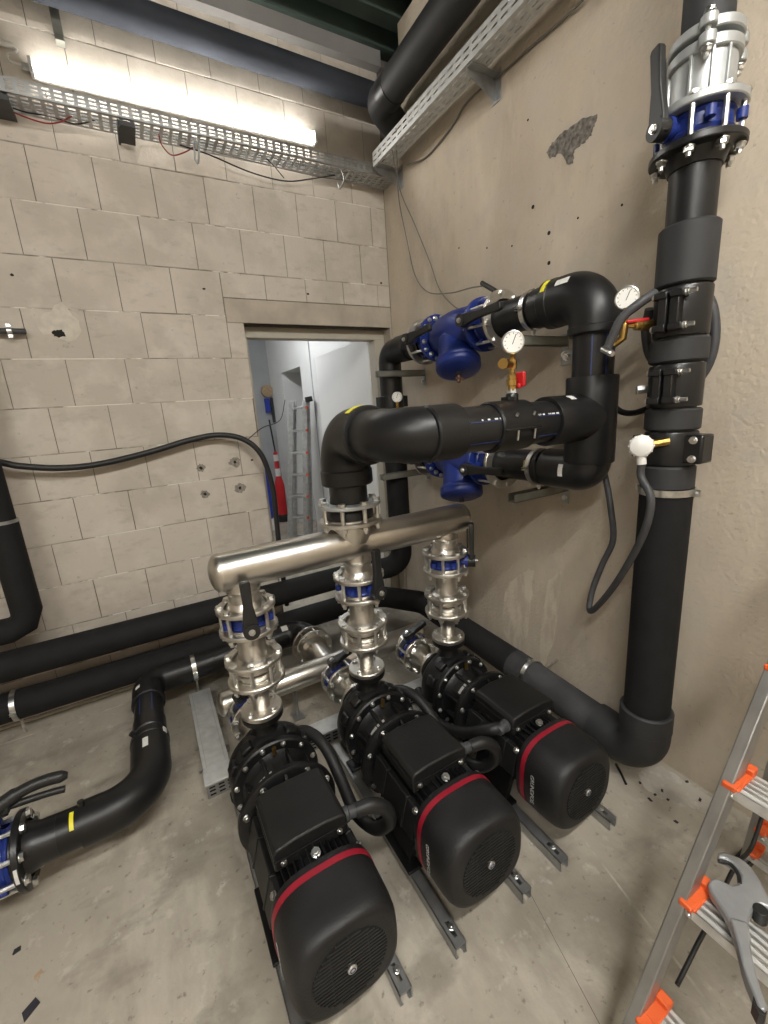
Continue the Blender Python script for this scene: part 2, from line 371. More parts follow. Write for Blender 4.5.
for k in range(-1, 16):
    z0 = 0.014 + 0.2535 * k; z1 = z0 + 0.2535
    if z1 > ZC: z1 = ZC
    if z0 < 0: z0 = 0.0
    if z1 - z0 < 0.03: continue
    ph = PH.get(k, -0.13); xs = [XL]; n0 = math.ceil((XL - ph) / 0.279 + 0.3)
    while ph + n0 * 0.279 < 1.82: xs.append(ph + n0 * 0.279 + random.uniform(-0.003, 0.003)); n0 += 1
    xs.append(1.82)
    for a, b in zip(xs[:-1], xs[1:]):
        j = random.uniform(-0.0012, 0.0012)
        if z0 >= DZ + 0.14: block(a, b, z0, z1, jut=j)
        elif z1 <= DZ:
            if a < DX0: block(a, min(b, DX0), z0, z1, jut=j)
        else:
            # courses cut by the lintel
            zl = DZ + 0.145
            if b <= 0.60: block(a, b, z0, z1, jut=j)
            elif a < 0.60:
                block(a, 0.60, z0, z1, jut=j)
                if z1 > zl: block(0.60, b, max(z0, zl), z1, jut=j)
            elif z1 > zl: block(a, b, max(z0, zl), z1, jut=j)
            if a < 0.60 and False: pass
for k in range(0, 16):
    z0 = 0.014 + 0.2535 * k
    x1 = 1.819 if z0 > DZ + 0.15 else (DX0 - 0.004 if z0 < DZ else 0.598)
    m_ = MB().box((XL, YW + 0.0010, z0 - 0.0029), (x1, YW + 0.02, z0 + 0.0029)); me = m_.mesh('bed_joint', smooth=False); me.materials.append(MATS['bed_mortar'])
    o = bpy.data.objects.new('bed_joint', me); col.objects.link(o); o.parent = wall_left
# door lintel and the jamb bits beneath it
def wall_child(name, mb, m, bevel=0.0): 
    return part(name, mb, m, wall_left, bevel, smooth=False)
wall_child('lintel', MB().box((0.602, YW - 0.001, DZ), (1.8195, YW + 0.06, DZ + 0.143)), 'lintel', 0.004)
wall_child('jamb_block', MB().box((0.602, YW, 2.0435), (DX0, YW + 0.05, DZ - 0.002)), 'block_paint', 0.002)
wall_child('reveal_render', MB().box((DX1 - 0.006, YW - 0.002, 0), (1.8195, YW + 0.2, DZ - 0.001)), 'lintel')
wall_child('wall_render', MB().box((-3.6, YW, 0), (XL - 0.002, YW + 0.01, ZC)), 'block_paint')

wr = MB(); wr.box((XW, -3.4, 0), (XW + 0.25, 2.72, ZC)); wr.box((XW, 2.72, 0), (XW + 0.25, 3.0, 3.29)); 
struct('wall_right', wr, 'plaster', 'stained beige plastered wall')
struct('wall_recess', MB().box((XW + 0.25, 2.5, 3.2), (XW + 0.3, 3.2, ZC)), 'hole_dark')
struct('wall_front', MB().box((-3.6, -3.6, 0), (3.2, -3.4, ZC)), 'plaster')
struct('wall_side', MB().box((-3.8, -3.6, 0), (-3.6, 3.2, ZC)), 'block_paint')
# ceiling: trapezoid sheet, ribs along x
ce = MB(); y = -3.4
poly = []
while y < 3.2:
    poly += [(y, ZC + 0.10), (y + 0.07, ZC + 0.10), (y + 0.10, ZC + 0.0), (y + 0.20, ZC + 0.0), (y + 0.23, ZC + 0.10)]; y += 0.23
poly += [(3.2, ZC + 0.16), (-3.4, ZC + 0.16)]
ce.prism(poly, (-3.6, 0, 0), (0, 1, 0), (0, 0, 1), 6.8)
struct('ceiling', ce, 'green_sheet', 'dark green profiled sheet ceiling')
struct('trim_1', MB().box((-3.6, YW - 0.06, ZC - 0.09), (1.82, YW, ZC)), 'beam_grey', 'grey ledger strip under the ceiling')

# door: steel frame and a leaf swung open into the hall
df = MB(); df.box((DX0 + 0.001, YW + 0.10, 2.185), (DX1 - 0.007, YW + 0.199, DZ - 0.002)); df.box((1.715, YW + 0.10, 0), (DX1 - 0.007, YW + 0.199, 2.185)); df.box((DX0 + 0.001, YW + 0.10, 0), (0.74, YW + 0.199, 2.185))
d1 = struct('door_1', df, 'door_frame', 'beige steel door frame', 0.004)
part('door_leaf', MB().box((1.715, YW + 0.215, 0.01), (1.755, 4.40, 2.225)), 'door_white', d1, 0.003, smooth=False, label='white door leaf standing open')
hg = MB()
for z in (0.35, 1.1, 1.95): hg.cyl((1.735, YW + 0.207, z - 0.05), (1.735, YW + 0.207, z + 0.05), 0.008, 10)
part('door_hinge', hg, 'galvanised', d1)
# the hall behind the door
hr = MB(); hr.box((1.95, 3.2, 0), (2.15, 5.56, 3.1)); hr.box((1.95, 5.56, 2.27), (2.15, 6.40, 3.1)); hr.box((1.95, 6.40, 0), (2.15, 7.1, 3.1)); hr.box((2.15, 5.46, 0), (2.75, 5.56, 2.37)); hr.box((2.15, 6.40, 0), (2.75, 6.5, 2.37)); hr.box((2.15, 5.46, 2.27), (2.75, 6.5, 2.37)); hr.box((2.65, 5.5, 0), (2.75, 6.5, 2.3))
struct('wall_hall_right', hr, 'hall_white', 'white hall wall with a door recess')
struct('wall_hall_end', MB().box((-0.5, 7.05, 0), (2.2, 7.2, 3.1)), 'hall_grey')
struct('wall_hall_left', MB().box((-0.6, 3.2, 0), (-0.5, 7.2, 3.1)), 'hall_white')
struct('ceiling_hall', MB().box((-0.6, 3.2, 3.1), (2.2, 7.2, 3.2)), 'hall_white')
struct('trim_2', MB().box((1.942, 5.15, 0.0), (1.9495, 5.17, 3.0)), 'hall_grey', 'thin cable duct on the hall wall')
# floor joints
struct('floor_joint_1', MB().add([(1.205, 0.80, 0.0008), (1.213, 0.80, 0.0008), (1.06, 0.18, 0.0008), (1.05, 0.18, 0.0008)], [(0, 1, 2, 3)]), 'floor_line', 'pale joint line in the floor')
struct('floor_joint_2', MB().box((-1.8, 2.822, 0.0), (-0.2, 2.834, 0.0012)), 'floor_line', 'pale line on the floor along the block wall')
struct('floor_joint_3', MB().box((-3.0, 2.975, 0.0), (0.2, 2.996, 0.012)), 'smear', 'mortar fillet along the foot of the block wall', 0.003)
struct('floor_joint_4', MB().add([(0.90, 0.80, 0.0006), (0.9015, 0.80, 0.0006), (0.76, 0.30, 0.0006), (0.758, 0.30, 0.0006)], [(0, 1, 2, 3)]), 'floor_groove', 'fine dark crack in the floor')

# ------------------------------------------------------------------ lights as fixtures
def batten(name, label, x0, x1, y, z, ny, m, power, h=0.072):
    """linear wet-room luminaire on a wall, diffuser towards ny*y"""
    t = thing(name, label, 'lamp', ((x0 + x1) / 2, y, z))
    ya, yb = (y - 0.022, y) if ny < 0 else (y, y + 0.022)
    part('housing', MB().box((x0, ya, z), (x1, yb, z + h)), 'lamp_housing', t, 0.008)
    yc = y + ny * 0.022; yd = y + ny * 0.066
    pr_ = [(yc, z + 0.004), (yd - ny * 0.02, z + 0.004), (yd, z + 0.02), (yd, z + h - 0.02), (yd - ny * 0.02, z + h - 0.004), (yc, z + h - 0.004)]
    part('diffuser', MB().prism(pr_, (x0 + 0.012, 0, 0), (0, 1, 0), (0, 0, 1), x1 - x0 - 0.024), m, t, 0.004)
    for x in (x0, x1):
        part('end_cap', MB().box((x - 0.006, min(y, yd) , z + 0.002), (x + 0.012, max(y, yd), z + h - 0.002)), 'lamp_housing', t, 0.006)
    return t
t = batten('batten_lamp', 'long glowing white batten lamp on the block wall above the cable tray', -0.15, 1.30, YW - 0.004, 3.335, -1, 'lamp_diffuser', 0)
g = MB().cyl((-0.185, YW - 0.04, 3.37), (-0.155, YW - 0.04, 3.37), 0.014, 10); part('cable_gland', g, 'plate_grey', t)
def ceiling_lamp(name, label, x, y, z, L, m, along='y'):
    t = thing(name, label, 'lamp', (x, y, z))
    w_ = 0.07
    if along == 'y': lo, hi = (x - w_, y - L / 2), (x + w_, y + L / 2)
    else: lo, hi = (x - L / 2, y - w_), (x + L / 2, y + w_)
    part('housing', MB().box((lo[0], lo[1], z + 0.05), (hi[0], hi[1], z + 0.075)), 'lamp_housing', t, 0.006)
    part('diffuser', MB().box((lo[0] + .006, lo[1] + .006, z), (hi[0] - .006, hi[1] - .006, z + 0.052)), m, t, 0.012)
    for s in (-1, 1):
        px, py = (x, y + s * L * 0.35) if along == 'y' else (x + s * L * 0.35, y)
        part('hanger', MB().cyl((px, py, z + 0.07), (px, py, ZC + 0.02 if z > 3.1 else 3.1), 0.004, 8), 'galvanised', t)
    return t
ceiling_lamp('batten_lamp', 'batten lamp hanging under the sheet ceiling, nearer the plastered wall', 0.55, -0.75, 3.60, 1.5, 'lamp_diffuser_room', 'x')
ceiling_lamp('batten_lamp', 'batten lamp hanging under the sheet ceiling, farther from the plastered wall', -1.6, -1.4, 3.60, 1.5, 'lamp_diffuser_room', 'x')
ceiling_lamp('batten_lamp', 'batten lamp under the hall ceiling behind the doorway', 1.0, 4.9, 2.98, 1.2, 'lamp_diffuser_hall', 'y')

# ------------------------------------------------------------------ pumps
AX = 0.24           # shaft height
def sec(a, b, n, N=48, top=1.0):
    out = []
    for i in range(N):
        g = 2 * PI * i / N; c, s_ = math.cos(g), math.sin(g)
        out.append((a * math.copysign(abs(c) ** (2 / n), c), b * math.copysign(abs(s_) ** (2 / n), s_)))
    return out
def loft(mb, secs, cap0=True, cap1=True):
    """secs: list of (y, [(x,z)...]) about the shaft"""
    N = len(secs[0][1]); vs = []; fs = []
    for y, pts in secs: vs += [(x, y, AX + z) for x, z in pts]
    for j in range(len(secs) - 1):
        for i in range(N): fs.append((j * N + i, j * N + (i + 1) % N, (j + 1) * N + (i + 1) % N, (j + 1) * N + i))
    if cap0: fs.append(tuple(range(N)))
    if cap1: fs.append(tuple((len(secs) - 1) * N + i for i in range(N)))
    return mb.add(vs, fs)
def text_mesh(txt, size, extrude=0.0006):
    cu = bpy.data.curves.new('lettering', 'FONT'); cu.body = txt; cu.size = size; cu.extrude = extrude; cu.align_x = 'CENTER'; cu.align_y = 'CENTER'
    o = bpy.data.objects.new('lettering', cu); col.objects.link(o)
    dg = bpy.context.evaluated_depsgraph_get(); me = bpy.data.meshes.new_from_object(o.evaluated_get(dg))
    bpy.data.objects.remove(o); bpy.data.curves.remove(cu); return me

def make_pump(mirror=False):
    """built about x = 0, shaft along y, fan end at y = 0.79"""
    t = thing('booster_pump', '', 'pump')
    s = -1 if mirror else 1
    fc = MB(); A, B = 0.160, 0.152
    loft(fc, [(0.985, sec(A * 0.985, B * 0.985, 3.0)), (0.97, sec(A, B, 3.0)), (0.85, sec(A * 0.985, B * 0.985, 3.0)), (0.822, sec(A * 0.965, B * 0.965, 3.0)), (0.805, sec(A * 0.93, B * 0.93, 2.9)), (0.796, sec(A * 0.89, B * 0.89, 2.8)), (0.792, sec(A * 0.82, B * 0.82, 2.7))])
    cover = part('fan_cover', fc, 'cover_black', t, ang=50)
    rb_ = MB(); loft(rb_, [(0.964, sec(A * 1.006, B * 1.006, 3.0)), (0.945, sec(A * 1.006, B * 1.006, 3.0))])
    part('red_band', rb_, 'red_band', cover, label='red band round the fan cover')
    gr = MB(); R = 0.108
    for i in range(18):
        z = -R + (i + 0.5) * 2 * R / 18; hw = math.sqrt(max(0, R * R - z * z))
        gr.box((-hw, 0.7875, AX + z - 0.0030), (hw, 0.7925, AX + z + 0.0030), Matrix.Rotation(0, 4, 'Y'))
    for x in (-0.054, 0.0, 0.054):
        hw = math.sqrt(R * R - x * x); gr.box((x - 0.002, 0.7895, AX - hw), (x + 0.002, 0.7928, AX + hw))
    part('grille', gr, 'cover_black', cover, smooth=False)
    part('grille_opening', MB().cyl((0, 0.7912, AX), (0, 0.7922, AX), R, 40), 'dark_void', cover)
    bd = MB().lathe([(0.0, -0.006), (0.011, -0.006), (0.0135, -0.003), (0.0135, 0.004)], (0, 0.7865, AX), (0, 1, 0), 24)
    badge = part('badge', bd, 'zinc', cover, label='small round silver badge')
    part('badge_mark', MB().ring((0, 0.7800, AX), (0, 1, 0), 0.0055, 0.0085, 0, 0.001, 20), 'blue_stripe', badge)
    me = text_mesh('GRUNDFOS', 0.0235); me.materials.append(MATS['plate_grey'])
    for sx in (-1, 1):
        o = bpy.data.objects.new('lettering', me); col.objects.link(o); o.parent = cover
        # runs down the flank of the cover
        right = Vector((0, 0, -1)); out = Vector((sx, 0, 0)); up = out.cross(right)
        m = Matrix((right, up, out)).transposed().to_4x4(); m.translation = Vector((sx * (A * 0.992 + 0.0012), 0.905, AX + 0.0))
        o.matrix_local = m
    # motor frame
    core = MB().lathe([(0.118, 0.96), (0.118, 1.33)], (0, 0, AX), (0, 1, 0), 40)
    body = part('motor_body', core, 'cast_black', t)
    fn = MB()
    for i in range(40):
        g = 2 * PI * i / 40; c, s_ = math.cos(g), math.sin(g)
        fn.bar((c * 0.128, 0.975, AX + s_ * 0.128), (c * 0.128, 1.32, AX + s_ * 0.128), 0.004, 0.03, up=(c, 0, s_))
    part('cooling_fins', fn, 'cast_black', body, smooth=False)
    for sx in (-1, 1):
        sp = MB(); m = Matrix.Translation((sx * 0.135, 0, AX + 0.035)) @ Matrix.Rotation(sx * -0.28, 4, 'Y')
        sp.box((-0.012, 1.00, -0.06), (0.012, 1.29, 0.05), m); sp.box((-0.016, 1.06, -0.062), (0.016, 1.07, 0.052), m); sp.box((-0.016, 1.20, -0.062), (0.016, 1.21, 0.052), m)
        part('side_plate', sp, 'box_black', t, 0.003)
        ft = MB(); ft.box((sx * 0.142 - 0.028, 1.02, 0.0425), (sx * 0.142 + 0.028, 1.27, 0.054)); ft.prism([(sx * 0.150, 0.053), (sx * 0.125, 0.053), (sx * 0.080, 0.17), (sx * 0.105, 0.17)], (0, 1.25, 0), (1, 0, 0), (0, 0, 1), 0.20)
        part('foot', ft, 'cast_black', t, 0.003)
    # motor flange
    fl = MB().lathe([(0.10, 1.30), (0.150, 1.312), (0.175, 1.318), (0.183, 1.324), (0.183, 1.340), (0.176, 1.346), (0.12, 1.346)], (0, 0, AX), (0, 1, 0), 48)
    mf = part('motor_flange', fl, 'cast_black', t)
    for g in (0.42, 1.05, PI - 1.05, PI - 0.42, -0.5, PI + 0.5): bolt(mf, (math.cos(g) * 0.163, 1.317, AX + math.sin(g) * 0.163), (0, -1, 0), 0.0065, 0.02, 'cap', spin=g)
    for g in (PI / 2, PI / 2 + 0.5, PI / 2 - 0.5): 
        part('flange_rib', MB().bar((math.cos(g) * 0.125, 1.25, AX + math.sin(g) * 0.125), (math.cos(g) * 0.160, 1.318, AX + math.sin(g) * 0.160), 0.012, 0.03), 'cast_black', mf, 0.002)
    # lantern
    la = MB().lathe([(0.135, 1.34), (0.118, 1.36), (0.112, 1.41), (0.120, 1.46), (0.14, 1.485)], (0, 0, AX), (0, 1, 0), 40)
    lant = part('lantern', la, 'cast_black', t)
    for i in range(8):
        g = PI / 8 + i * PI / 4; c, s_ = math.cos(g), math.sin(g)
        part('lantern_rib', MB().bar((c * 0.122, 1.345, AX + s_ * 0.122), (c * 0.126, 1.485, AX + s_ * 0.126), 0.016, 0.022, up=(c, 0, s_)), 'cast_black', lant, 0.003)
    for g0, ra, ln in ((1.96, 0.118, 0.030), (2.30, 0.118, 0.022)):
        d = (math.cos(g0), 0, math.sin(g0))
        pl = part('nameplate', MB().patch((0, 0, AX), (0, 1, 0), ra + 0.003, 1.385, 1.385 + 0.062, d, 0.22, 0.003), 'box_black', lant)
        part('nameplate_print', MB().patch((0, 0, AX), (0, 1, 0), ra + 0.006, 1.395, 1.395 + 0.014, d, 0.15, 0.001), 'plate_grey', pl)
    part('vent_plug', MB().cyl((0.0, 1.46, AX + 0.14), (0.0, 1.46, AX + 0.172), 0.009, 6), 'brass', lant, label='small brass vent plug')
    # volute
    vf = MB().lathe([(0.12, 1.480), (0.168, 1.484), (0.174, 1.49), (0.174, 1.512), (0.168, 1.518), (0.15, 1.52)], (0, 0, AX), (0, 1, 0), 48)
    vfl = part('volute_flange', vf, 'cast_black', t)
    bolt_circle(vfl, (0, 1.484, AX), (0, -1, 0), 0.158, 12, 0.0055, 0.02, 'cap', 0.26)
    vo = MB().lathe([(0.15, 1.515), (0.166, 1.54), (0.172, 1.575), (0.166, 1.62), (0.14, 1.655), (0.09, 1.672), (0.066, 1.69), (0.062, 1.715)], (0, 0, AX), (0, 1, 0), 44)
    volute = part('volute', vo, 'cast_black', t)
    for g in (0.5, PI - 0.5, PI / 2 + 0.55, PI / 2 - 0.55, PI + 0.35, -0.35):
        part('volute_lug', MB().bar((math.cos(g) * 0.14, 1.55, AX + math.sin(g) * 0.14), (math.cos(g) * 0.183, 1.55, AX + math.sin(g) * 0.183), 0.05, 0.05), 'cast_black', volute, 0.008)
    part('suction_flange', MB().lathe([(0.03, 1.712), (0.088, 1.712), (0.09, 1.716), (0.09, 1.732), (0.03, 1.732)], (0, 0, AX), (0, 1, 0), 36), 'cast_black', volute)
    nk = MB().lathe([(0.075, 0.36), (0.052, 0.41), (0.046, 0.445), (0.060, 0.462), (0.082, 0.466), (0.083, 0.470), (0.083, 0.487), (0.02, 0.487)], (0, 1.6, 0), (0, 0, 1), 36)
    part('discharge_nozzle', nk, 'cast_black', volute)
    part('pump_foot', MB().box((-0.15, 1.53, 0.0425), (0.15, 1.60, 0.055)).box((-0.05, 1.535, 0.05), (0.05, 1.595, 0.12)), 'cast_black', volute, 0.004)
    # terminal box
    tb = MB(); zb = 0.352
    prof = [(-0.118, zb), (0.118, zb), (0.118, 0.415), (0.108, 0.428), (0.05, 0.436), (-0.05, 0.436), (-0.108, 0.428), (-0.118, 0.415)]
    tb.prism(prof, (0, 1.262, 0), (1, 0, 0), (0, 0, 1), 0.222)
    tbx = part('terminal_box', tb, 'box_black', t, 0.006)
    part('lid_seam', MB().prism([(-0.1192, 0.388), (0.1192, 0.388), (0.1192, 0.391), (-0.1192, 0.391)], (0, 1.2632, 0), (1, 0, 0), (0, 0, 1), 0.2244), 'dark_void', tbx)
    for x in (-0.09, 0.09): bolt(tbx, (x, 1.04, 0.375), (0, -1, 0.3), 0.005, 0.02, 'cap')
    bolt(body, (0.0, 1.012, AX + 0.14), (0, -0.3, 1), 0.0075, 0.02, 'cap')
    for x in (-0.135, 0.135): bolt(body, (x, 1.005, AX + 0.085), (math.copysign(1, x), 0, 0.7), 0.006, 0.02, 'cap')
    # cable: gland, loop and run back to the duct
    gl = MB().lathe([(0.024, 0), (0.024, 0.018), (0.020, 0.022), (0.020, 0.05), (0.017, 0.056)], (s * 0.116, 1.075, 0.385), (s, -0.15, 0), 14)
    part('cable_gland', gl, 'hose_grey', tbx)
    pth = spline([(s * 0.16, 1.067, 0.385), (s * 0.215, 1.055, 0.385), (s * 0.262, 1.048, 0.345), (s * 0.275, 1.06, 0.27), (s * 0.245, 1.12, 0.205), (s * 0.215, 1.22, 0.20), (s * 0.215, 1.33, 0.235), (s * 0.21, 1.43, 0.29), (s * 0.19, 1.51, 0.325), (s * 0.155, 1.59, 0.32), (s * 0.13, 1.67, 0.25), (s * 0.10, 1.76, 0.14)], 8)
    if mirror: pth = spline([(-0.15, 1.075, 0.385), (-0.185, 1.10, 0.375), (-0.205, 1.16, 0.33), (-0.20, 1.25, 0.26), (-0.195, 1.36, 0.20), (-0.18, 1.50, 0.15), (-0.13, 1.64, 0.12), (-0.10, 1.76, 0.12)], 8)
    part('motor_cable', MB().tube(pth, 0.0235, 16), 'cable_black', t)
    return t
PUMPX = (0.24, 0.726, 1.20)
PLAB = ('black electric booster pump with red band, beside the lidded floor duct',
        'black electric booster pump with red band, middle of the three',
        'black electric booster pump with red band, beside the plastered wall')
p0 = make_pump(); pm = make_pump(True)
p1 = copy_tree(p0)
for o, x, l in ((p0, PUMPX[0], PLAB[0]), (p1, PUMPX[1], PLAB[1]), (pm, PUMPX[2], PLAB[2])):
    o.location = (x, 0, 0); ROOT[o.name] = Vector((x, 0, 0)); o['label'] = l; o['group'] = 'booster pumps under the steel manifold'

# pump rails: strut channels, open ends towards the room
def rail(x, label, y0=0.768, y1=1.74):
    t = thing('strut_rail', label, 'rail', (x, (y0 + y1) / 2, 0), 'strut rails under the pumps')
    W_, Hh, T = 0.0205, 0.0415, 0.0025
    m = MB(); sl0, sl1, sw = y0 + 0.026, y0 + 0.075, 0.007
    m.box((x - W_, y0, Hh - T), (x - sw, y1, Hh)); m.box((x + sw, y0, Hh - T), (x + W_, y1, Hh))
    m.box((x - sw, y0, Hh - T), (x + sw, sl0, Hh)); m.box((x - sw, sl1, Hh - T), (x + sw, y1, Hh))
    m.box((x - W_, y0, 0), (x - W_ + T, y1, Hh)); m.box((x + W_ - T, y0, 0), (x + W_, y1, Hh))
    m.box((x - W_, y0, 0.0), (x - W_ + 0.010, y1, T)); m.box((x + W_ - 0.010, y0, 0.0), (x + W_, y1, T))
    ch = part('channel', m, 'galvanised', t, smooth=False)
    bolt(ch, (x + 0.003, sl0 + 0.028, Hh), (0, 0, 1), 0.0055, 0.02, 'cap')
    return t
for px, l in zip(PUMPX, ('the pump beside the floor duct', 'the middle pump', 'the pump beside the plastered wall')):
    rail(px - 0.142, 'galvanised strut rail under ' + l + ', side away from the plastered wall')
    rail(px + 0.142, 'galvanised strut rail under ' + l + ', side towards the plastered wall')

# ------------------------------------------------------------------ flanged steelwork
UP = Vector((0, 0, 1))
def lever(parent, hub, stem_dir, lever_dir, L=0.2, m='handle_black', w0=0.054, w1=0.034, th=0.022):
    """flat lever: hub block on the stem, arm tapering, slightly cranked"""
    hub = Vector(hub); s_ = Vector(stem_dir).normalized(); l_ = Vector(lever_dir).normalized(); side = s_.cross(l_)
    h = MB().cyl(hub - s_ * 0.022, hub + s_ * 0.016, 0.030, 18)
    hd = part('lever', h, m, parent)
    a = MB(); poly = [(-0.5 * w0, -0.02), (0.5 * w0, -0.02), (0.5 * w0, 0.03), (0.5 * w1, 0.10 * L / 0.2), (0.5 * w1 * 1.1, L * 0.95), (0.4 * w1, L), (-0.4 * w1, L), (-0.5 * w1 * 1.1, L * 0.95), (-0.5 * w1, 0.10 * L / 0.2), (-0.5 * w0, 0.03)]
    a.prism(poly, hub - s_ * 0.012 if side.cross(l_).dot(s_) > 0 else hub + s_ * (th - 0.012), side, l_, th)
    part('lever_arm', a, m, hd, 0.004)
    tr = MB(); o2 = hub - s_ * (0.020)
    tr.bar(o2 + l_ * (L * 0.35), o2 + l_ * (L * 0.85), 0.014, 0.008, up=s_)
    part('lever_trigger', tr, m, hd, 0.002)
    bolt(hd, hub + s_ * 0.016, s_, 0.006, 0.02, 'cap')
    return hd
def butterfly(label, org, axis, stem, lever_dir, R=0.078, th=0.052, stem_len=0.15, L=0.19, blue='blue_epoxy', group=None, loc=None, arm=True):
    """wafer butterfly valve centred at org, pipe axis 'axis', stem direction"""
    org = Vector(org); a = Vector(axis).normalized(); s_ = Vector(stem).normalized()
    t = thing('butterfly_valve', label, 'valve', tuple(org) if loc is None else loc, group)
    b = MB().lathe([(R * 0.72, -th / 2), (R * 0.95, -th / 2), (R, -th * 0.36), (R * 0.93, -th * 0.25), (R * 0.93, th * 0.25), (R, th * 0.36), (R * 0.95, th / 2), (R * 0.72, th / 2)], org, a, 36, closed=True)
    body = part('body', b, blue, t, label='blue coated valve body')
    side = a.cross(s_)
    for sg in (-1, 1):
        for k in (0.55, -0.55):
            p = org + (side * sg * math.cos(k) + s_ * math.sin(k)) * (R + 0.012)
            part('lug', MB().cyl(p - a * th * 0.22, p + a * th * 0.22, 0.014, 12), blue, body)
    n = MB().cyl(org + s_ * R * 0.9, org + s_ * (stem_len - 0.03), 0.019, 14); part('neck', n, blue, body)
    part('neck_plate', MB().cyl(org + s_ * (stem_len - 0.034), org + s_ * (stem_len - 0.02), 0.032, 16), blue, body)
    part('disc', MB().cyl(org - a * 0.006, org + a * 0.006, R * 0.74, 28), 'stainless', t)
    if arm: lever(t, org + s_ * stem_len, s_, lever_dir, L)
    return t

def ring_flange(parent, org, axis, R, ri, th=0.017, m='ring_steel', name='flange', collar=True):
    f = part(name, MB().ring(org, axis, ri, R, -th / 2, th / 2, 40, 0.003), m, parent)
    return f

CY = 1.6; MZ = 1.11; MR = 0.073
# discharge manifold
t = thing('discharge_manifold', 'brushed stainless steel manifold pipe across the top of the three valve columns', 'manifold', (0.73, CY, 0.96))
mp_ = MB(); x0, x1 = 0.165, 1.300
cap = [(MR * math.cos(g), -0.038 * math.sin(g)) for g in [PI / 2 * k / 8 for k in range(8, -1, -1)]]
prof = [(0.0, -0.038)] + cap[1:] + [(MR, x1 - x0)] + [(MR * math.cos(PI / 2 * k / 8), x1 - x0 + 0.038 * math.sin(PI / 2 * k / 8)) for k in range(1, 8)] + [(0.0, x1 - x0 + 0.038)]
mp_.lathe(prof, (x0, CY, MZ), (1, 0, 0), 56)
tube_ = part('header_pipe', mp_, 'stainless', t, ang=60)
for x in (x0 + 0.004, x1 - 0.004): part('weld_seam', MB().ring((x, CY, MZ), (1, 0, 0), MR - 0.003, MR + 0.0012, -0.002, 0.002, 48), 'ring_steel', tube_)
FR = 0.111
ZF = {'bf_top': 0.957, 'bf_bot': 0.868, 'ck_top': 0.737, 'ck_bot': 0.648}
for cx in PUMPX:
    part('branch', MB().lathe([(0.058, 0.975), (0.058, MZ - 0.03)], (cx, CY, 0), (0, 0, 1), 32).lathe([(0.066, MZ - 0.078), (0.0585, MZ - 0.095)], (cx, CY, 0), (0, 0, 1), 32), 'stainless', t)
    part('collar', MB().lathe([(0.055, 0.939), (0.082, 0.939), (0.082, 0.948), (0.058, 0.985)], (cx, CY, 0), (0, 0, 1), 32), 'stainless', t)
    f = ring_flange(t, (cx, CY, ZF['bf_top']), UP, FR, 0.080)
    bolt_circle(f, (cx, CY, (ZF['bf_top'] + ZF['bf_bot']) / 2), UP, 0.096, 8, 0.0078, 0.108, phase=0.39 + cx)
BX = 0.712; BR = 0.086; BF = 0.132
part('outlet_branch', MB().lathe([(0.078, MZ + 0.01), (BR, MZ + 0.05), (BR, 1.20), (0.100, 1.214), (0.100, 1.224)], (BX, CY, 0), (0, 0, 1), 44), 'stainless', t)
f = ring_flange(t, (BX, CY, 1.211), UP, BF, 0.096, 0.017)
bolt_circle(f, (BX, CY, 1.2475), UP, 0.116, 8, 0.009, 0.092, phase=0.1)

def column(i, cx, ring_dir):
    who = ('of the pump by the floor duct', 'of the middle pump', 'of the pump by the plastered wall')[i]
    butterfly('blue butterfly valve with upright black lever ' + who.replace('of', 'above', 1), (cx, CY, 0.9125), UP, ring_dir, UP, R=0.080, th=0.053, stem_len=0.130, L=0.19, group='manifold butterfly valves')
    # spool between butterfly valve and check valve
    t = thing('pipe_spool', 'short flanged stainless spool between two valves ' + who, 'pipe', (cx, CY, 0.73), 'flanged spools on the pump risers')
    part('pipe', MB().lathe([(0.082, 0.886), (0.082, 0.877), (0.057, 0.862), (0.055, 0.85), (0.055, 0.762), (0.058, 0.748), (0.082, 0.730), (0.082, 0.7205)], (cx, CY, 0), UP, 36), 'stainless', t)
    f1 = ring_flange(t, (cx, CY, ZF['bf_bot']), UP, FR, 0.080)
    f2 = ring_flange(t, (cx, CY, ZF['ck_top']), UP, FR, 0.080)
    bolt_circle(f2, (cx, CY, (ZF['ck_top'] + ZF['ck_bot']) / 2), UP, 0.096, 8, 0.0078, 0.106, phase=0.2 + cx)
    # wafer check valve
    t = thing('check_valve', 'stainless check valve clamped between bolted rings ' + who, 'valve', (cx, CY, 0.665), 'wafer check valves on the pump risers')
    part('body', MB().lathe([(0.05, 0.6655), (0.076, 0.6655), (0.078, 0.669), (0.078, 0.687), (0.0745, 0.689), (0.0745, 0.693), (0.078, 0.695), (0.078, 0.716), (0.076, 0.7195), (0.05, 0.7195)], (cx, CY, 0), UP, 40), 'stainless', t)
    part('seal', MB().ring((cx, CY, 0.691), UP, 0.06, 0.0748, -0.0016, 0.0016, 36), 'dark_void', t)
    # reducer down to the pump
    t = thing('reducer_spool', 'tapered stainless reducer on the discharge ' + who, 'pipe', (cx, CY, 0.488), 'reducers on the pump discharges')
    part('cone', MB().lathe([(0.078, 0.6645), (0.078, 0.657), (0.056, 0.640), (0.052, 0.615), (0.036, 0.555), (0.033, 0.53), (0.033, 0.507)], (cx, CY, 0), UP, 36), 'stainless', t)
    ring_flange(t, (cx, CY, ZF['ck_bot']), UP, FR, 0.079)
    f = part('pump_flange', MB().ring((cx, CY, 0.4985), UP, 0.032, 0.083, -0.0105, 0.0105, 40, 0.003), 'ring_steel', t)
    bolt_circle(f, (cx, CY, 0.509), UP, 0.062, 4, 0.0075, 0.02, 'cap', 0.6)
